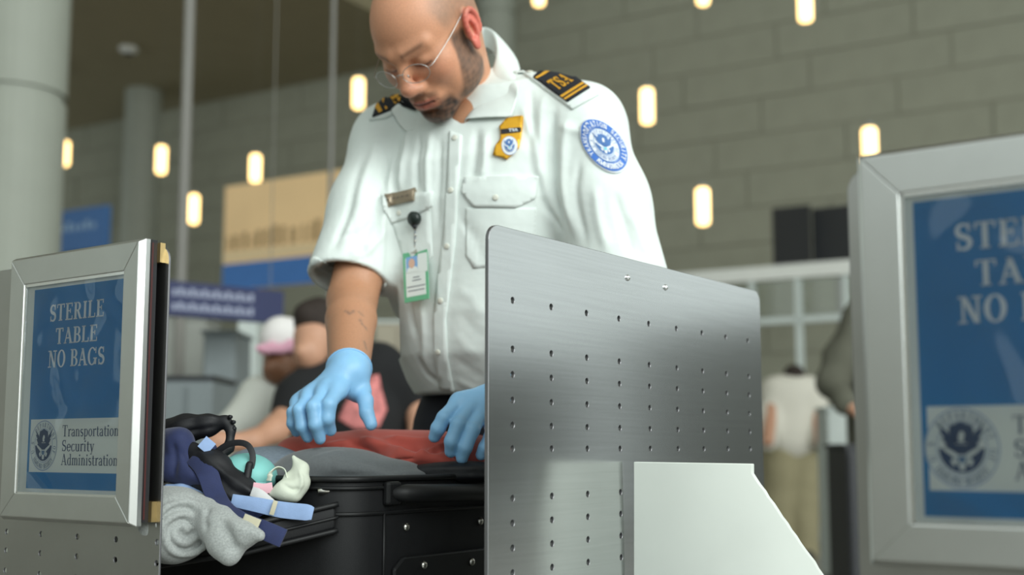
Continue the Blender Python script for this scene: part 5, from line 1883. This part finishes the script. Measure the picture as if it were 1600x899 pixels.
# ------------------------------------------------------------------ signs and fittings at the back
def board(name, corners, Y, thick, m, label, cat, dirv=None):
    """flat board facing the hall: corners (u0, v0, u1, v1) along direction dirv, hung at distance Y on its left edge"""
    dirv = -E1 if dirv is None else dirv
    u0, v0, u1, v1 = corners
    A = W(u0, v0, Y)
    n = np.cross(dirv, UP)
    B = onplane(u1, v0, A, n)
    wdt = float(np.dot(B - A, dirv))
    h = A[2] - W(u0, v1, Y)[2]
    fr = (A - UP * h, dirv, UP, n)
    e = empty(name, A - UP * h + dirv * wdt / 2, label, cat)
    o = MB().box(fr, (0, 0, -thick), (wdt, h, 0)).build('board', m, e)
    return e, fr, wdt, h


M_ban = mat('banner_beige_glow', srgb(232, 200, 150), .7, var=.08, vscale=1.2, emit=(.75, .5, .26, 1), estr=.16)  # slight emission added to lift the dim beige face
M_banb = mat('banner_blue', srgb(70, 122, 190), .7, var=.06)
M_bant = mat('banner_lettering', srgb(176, 146, 104), .7)
M_banc = mat('banner_cream', srgb(240, 214, 170), .7)
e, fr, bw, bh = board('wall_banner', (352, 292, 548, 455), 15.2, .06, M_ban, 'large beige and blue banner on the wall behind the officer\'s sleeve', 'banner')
MB().box(fr, (0, 0, 0), (bw, bh * .25, .008)).build('blue_band', M_banb, e)
MB().box(fr, (0, bh * .28, 0), (bw, bh * .36, .008)).build('cream_band', M_banc, e)
x = .06
while x < bw - .1:
    wd = random.uniform(.04, .10)
    MB().box(fr, (x, bh * .38, 0), (x + wd, bh * random.uniform(.50, .60), .006)).build('letter_stroke', M_bant, e)
    x += wd + random.uniform(.04, .09)
e, fr, bw, bh = board('blue_sign', (66, 335, 166, 400), 16.0, .08, mat('sign_blue', srgb(66, 112, 170), .6, var=.05), 'blue sign with a pale word, between the two columns at left', 'sign')
for i in range(8):
    MB().box(fr, (bw * (.12 + .095 * i), bh * .50, 0), (bw * (.18 + .095 * i), bh * (.62 if i % 3 else .70), .006)).build('letter_stroke', mat('sign_pale', srgb(150, 178, 206), .6), e)
dn = D2 * .97 - D1 * .24
dn /= np.linalg.norm(dn)
e, fr, bw, bh = board('hanging_sign', (262, 438, 444, 492), 6.0, .06, mat('sign_navy', srgb(34, 42, 84), .5, var=.05), 'navy overhead sign with two rows of pale print, above the cap wearer', 'sign', dn)
M_hp = mat('sign_print', srgb(150, 156, 178), .6)
for r_ in range(2):
    for i in range(14):
        MB().box(fr, (bw * (.04 + .05 * i), bh * (.58 - .42 * r_), 0), (bw * (.075 + .05 * i), bh * (.76 - .42 * r_ + .06 * (i % 2)), .004)).build('letter_stroke', M_hp, e)
for f_ in (.1, .9):
    p = fr[0] + fr[1] * bw * f_ + UP * bh - fr[3] * .03
    MB().tube([p, np.array([p[0], p[1], CZ])], .0025, 6).build('hanger_rod', M_grey2, e)


def unit(name, u0, v0, u1, Y, depth, m, label, cat, zb=0.0, dirv=None, doors=0, md=None, feet=False):
    """free standing box unit: top-left pixel, right pixel, down to height zb"""
    dirv = np.array([1.0, 0, 0]) if dirv is None else dirv
    A = W(u0, v0, Y)
    n = np.cross(dirv, UP)
    B = onplane(u1, v0, A, n)
    wd = float(np.dot(B - A, dirv))
    fr = (np.array([A[0], A[1], zb]), dirv, UP, n)
    h = A[2] - zb
    e = empty(name, fr[0] + dirv * wd / 2, label, cat)
    MB().box(fr, (0, 0.04 if not feet else 0, -depth), (wd, h, 0)).build('carcass', m, e, auto=.008)
    MB().box(fr, (.02, 0, -depth + .02), (wd - .02, .045, -.02)).build('plinth', M_dark, e)
    MB().box(fr, (-.012, h, -depth - .012), (wd + .012, h + .02, .012)).build('top', md or m, e)
    for k in range(doors):
        x0, x1 = wd * k / doors + .012, wd * (k + 1) / doors - .012
        d = MB().box(fr, (x0, .07, 0), (x1, h - .03, .014)).build('door', m, e, auto=.003)
        MB().box(fr, (x1 - .05, h * .55, .014), (x1 - .03, h * .68, .035)).build('handle', M_alu, d)
    return e


M_bg1 = mat('cabinet_grey', srgb(122, 130, 132), .5, var=.04)
M_bg2 = mat('cabinet_pale', srgb(198, 206, 202), .45, var=.04)
M_bg3 = mat('panel_beige', srgb(164, 156, 138), .6, var=.04)
unit('tall_cabinet', 318, 522, 368, 6.6, .4, M_bg1, 'tall blue-grey cabinet behind the cap wearer, left of the white post', 'cabinet', doors=1)
unit('white_kiosk', 372, 480, 402, 7.4, .25, M_bg2, 'narrow white upright kiosk left of the pink peaked cap', 'kiosk')
unit('grey_counter', 250, 594, 332, 5.6, .45, M_bg1, 'grey counter with dark top beside the left sign edge', 'counter', doors=2, md=M_dark)
unit('back_counter', 585, 505, 690, 8.5, .6, M_bg3, 'beige counter glimpsed between the officer\'s forearm and shirt', 'counter', doors=3, md=M_bg2)
unit('storage_cabinet', 196, 500, 322, 8.2, .4, mat('cabinet_dull', srgb(150, 152, 146), .6, var=.05), 'dull pale storage cabinet far behind the grey counter', 'cabinet', doors=3)

# glazed screen with white head rail on the right
Yg = 13.0
A = W(1040, 448, Yg)
dirg = -E1
ng = np.cross(dirg, UP)
B = onplane(1400, 430, A, ng)
wg = float(np.dot(B - A, dirg))
frg = (np.array([A[0], A[1], 0]), dirg, UP, ng)
zt = A[2]
sc_ = empty('glazed_screen', frg[0] + dirg * wg / 2, 'glazed screen with thick white head rail right of the steel divider', 'screen')
MB().box(frg, (0, zt - .02, -.1), (wg, zt + .13, .06)).build('head_rail', M_white, sc_)
z2 = W(1250, 512, Yg)[2]
MB().box(frg, (0, z2 - .03, -.04), (wg, z2 + .04, .04)).build('mid_rail', M_bg2, sc_)
for k in range(6):
    x = wg * k / 5
    MB().box(frg, (x - .03, 0, -.04), (x + .03, zt, .04)).build('post', M_bg2, sc_)
for k in range(5):
    MB().box(frg, (wg * k / 5 + .03, z2 + .04, -.006), (wg * (k + 1) / 5 - .03, zt - .02, .006)).build('pane', M_glass, sc_)
    MB().box(frg, (wg * k / 5 + .03, .1, -.01), (wg * (k + 1) / 5 - .03, z2 - .9, .01)).build('lower_panel', M_bg3, sc_)
# monitors above
for u0, u1, lab in ((1206, 1264, 'dark monitor left of its twin, above the white head rail'), (1268, 1334, 'dark monitor right of its twin, touching the sign frame')):
    e, fr, bw, bh = board('monitor', (u0, 326, u1, 414), 14.2, .07, M_dark, lab, 'monitor')
    MB().box(fr, (.02, .02, 0), (bw - .02, bh - .02, .006)).build('screen', mat('screen_black', srgb(30, 34, 38), .6), e)
    c = fr[0] + fr[1] * bw / 2 - fr[3] * .07
    MB().tube([c + UP * bh * .5, c + UP * bh * .5 - fr[3] * .15], .03, 8).build('bracket', M_dark, e)
    MB().tube([c - fr[3] * .15 + UP * bh * .5, np.array([c[0], c[1], 0]) - fr[3] * .15], .04, 8).build('stand', M_grey2, e)
unit('pale_bin', 1292, 640, 1322, 8.4, .3, M_bg2, 'pale upright bin behind the olive jacket', 'bin')
unit('dark_cabinet', 1322, 700, 1372, 6.4, .4, M_dark, 'low dark cabinet beside the right sign panel edge', 'cabinet', doors=1)
unit('grey_bench', 1130, 770, 1300, 11.3, .5, M_bg1, 'low grey bench in front of the glazed screen', 'bench', doors=3, md=M_bg2)
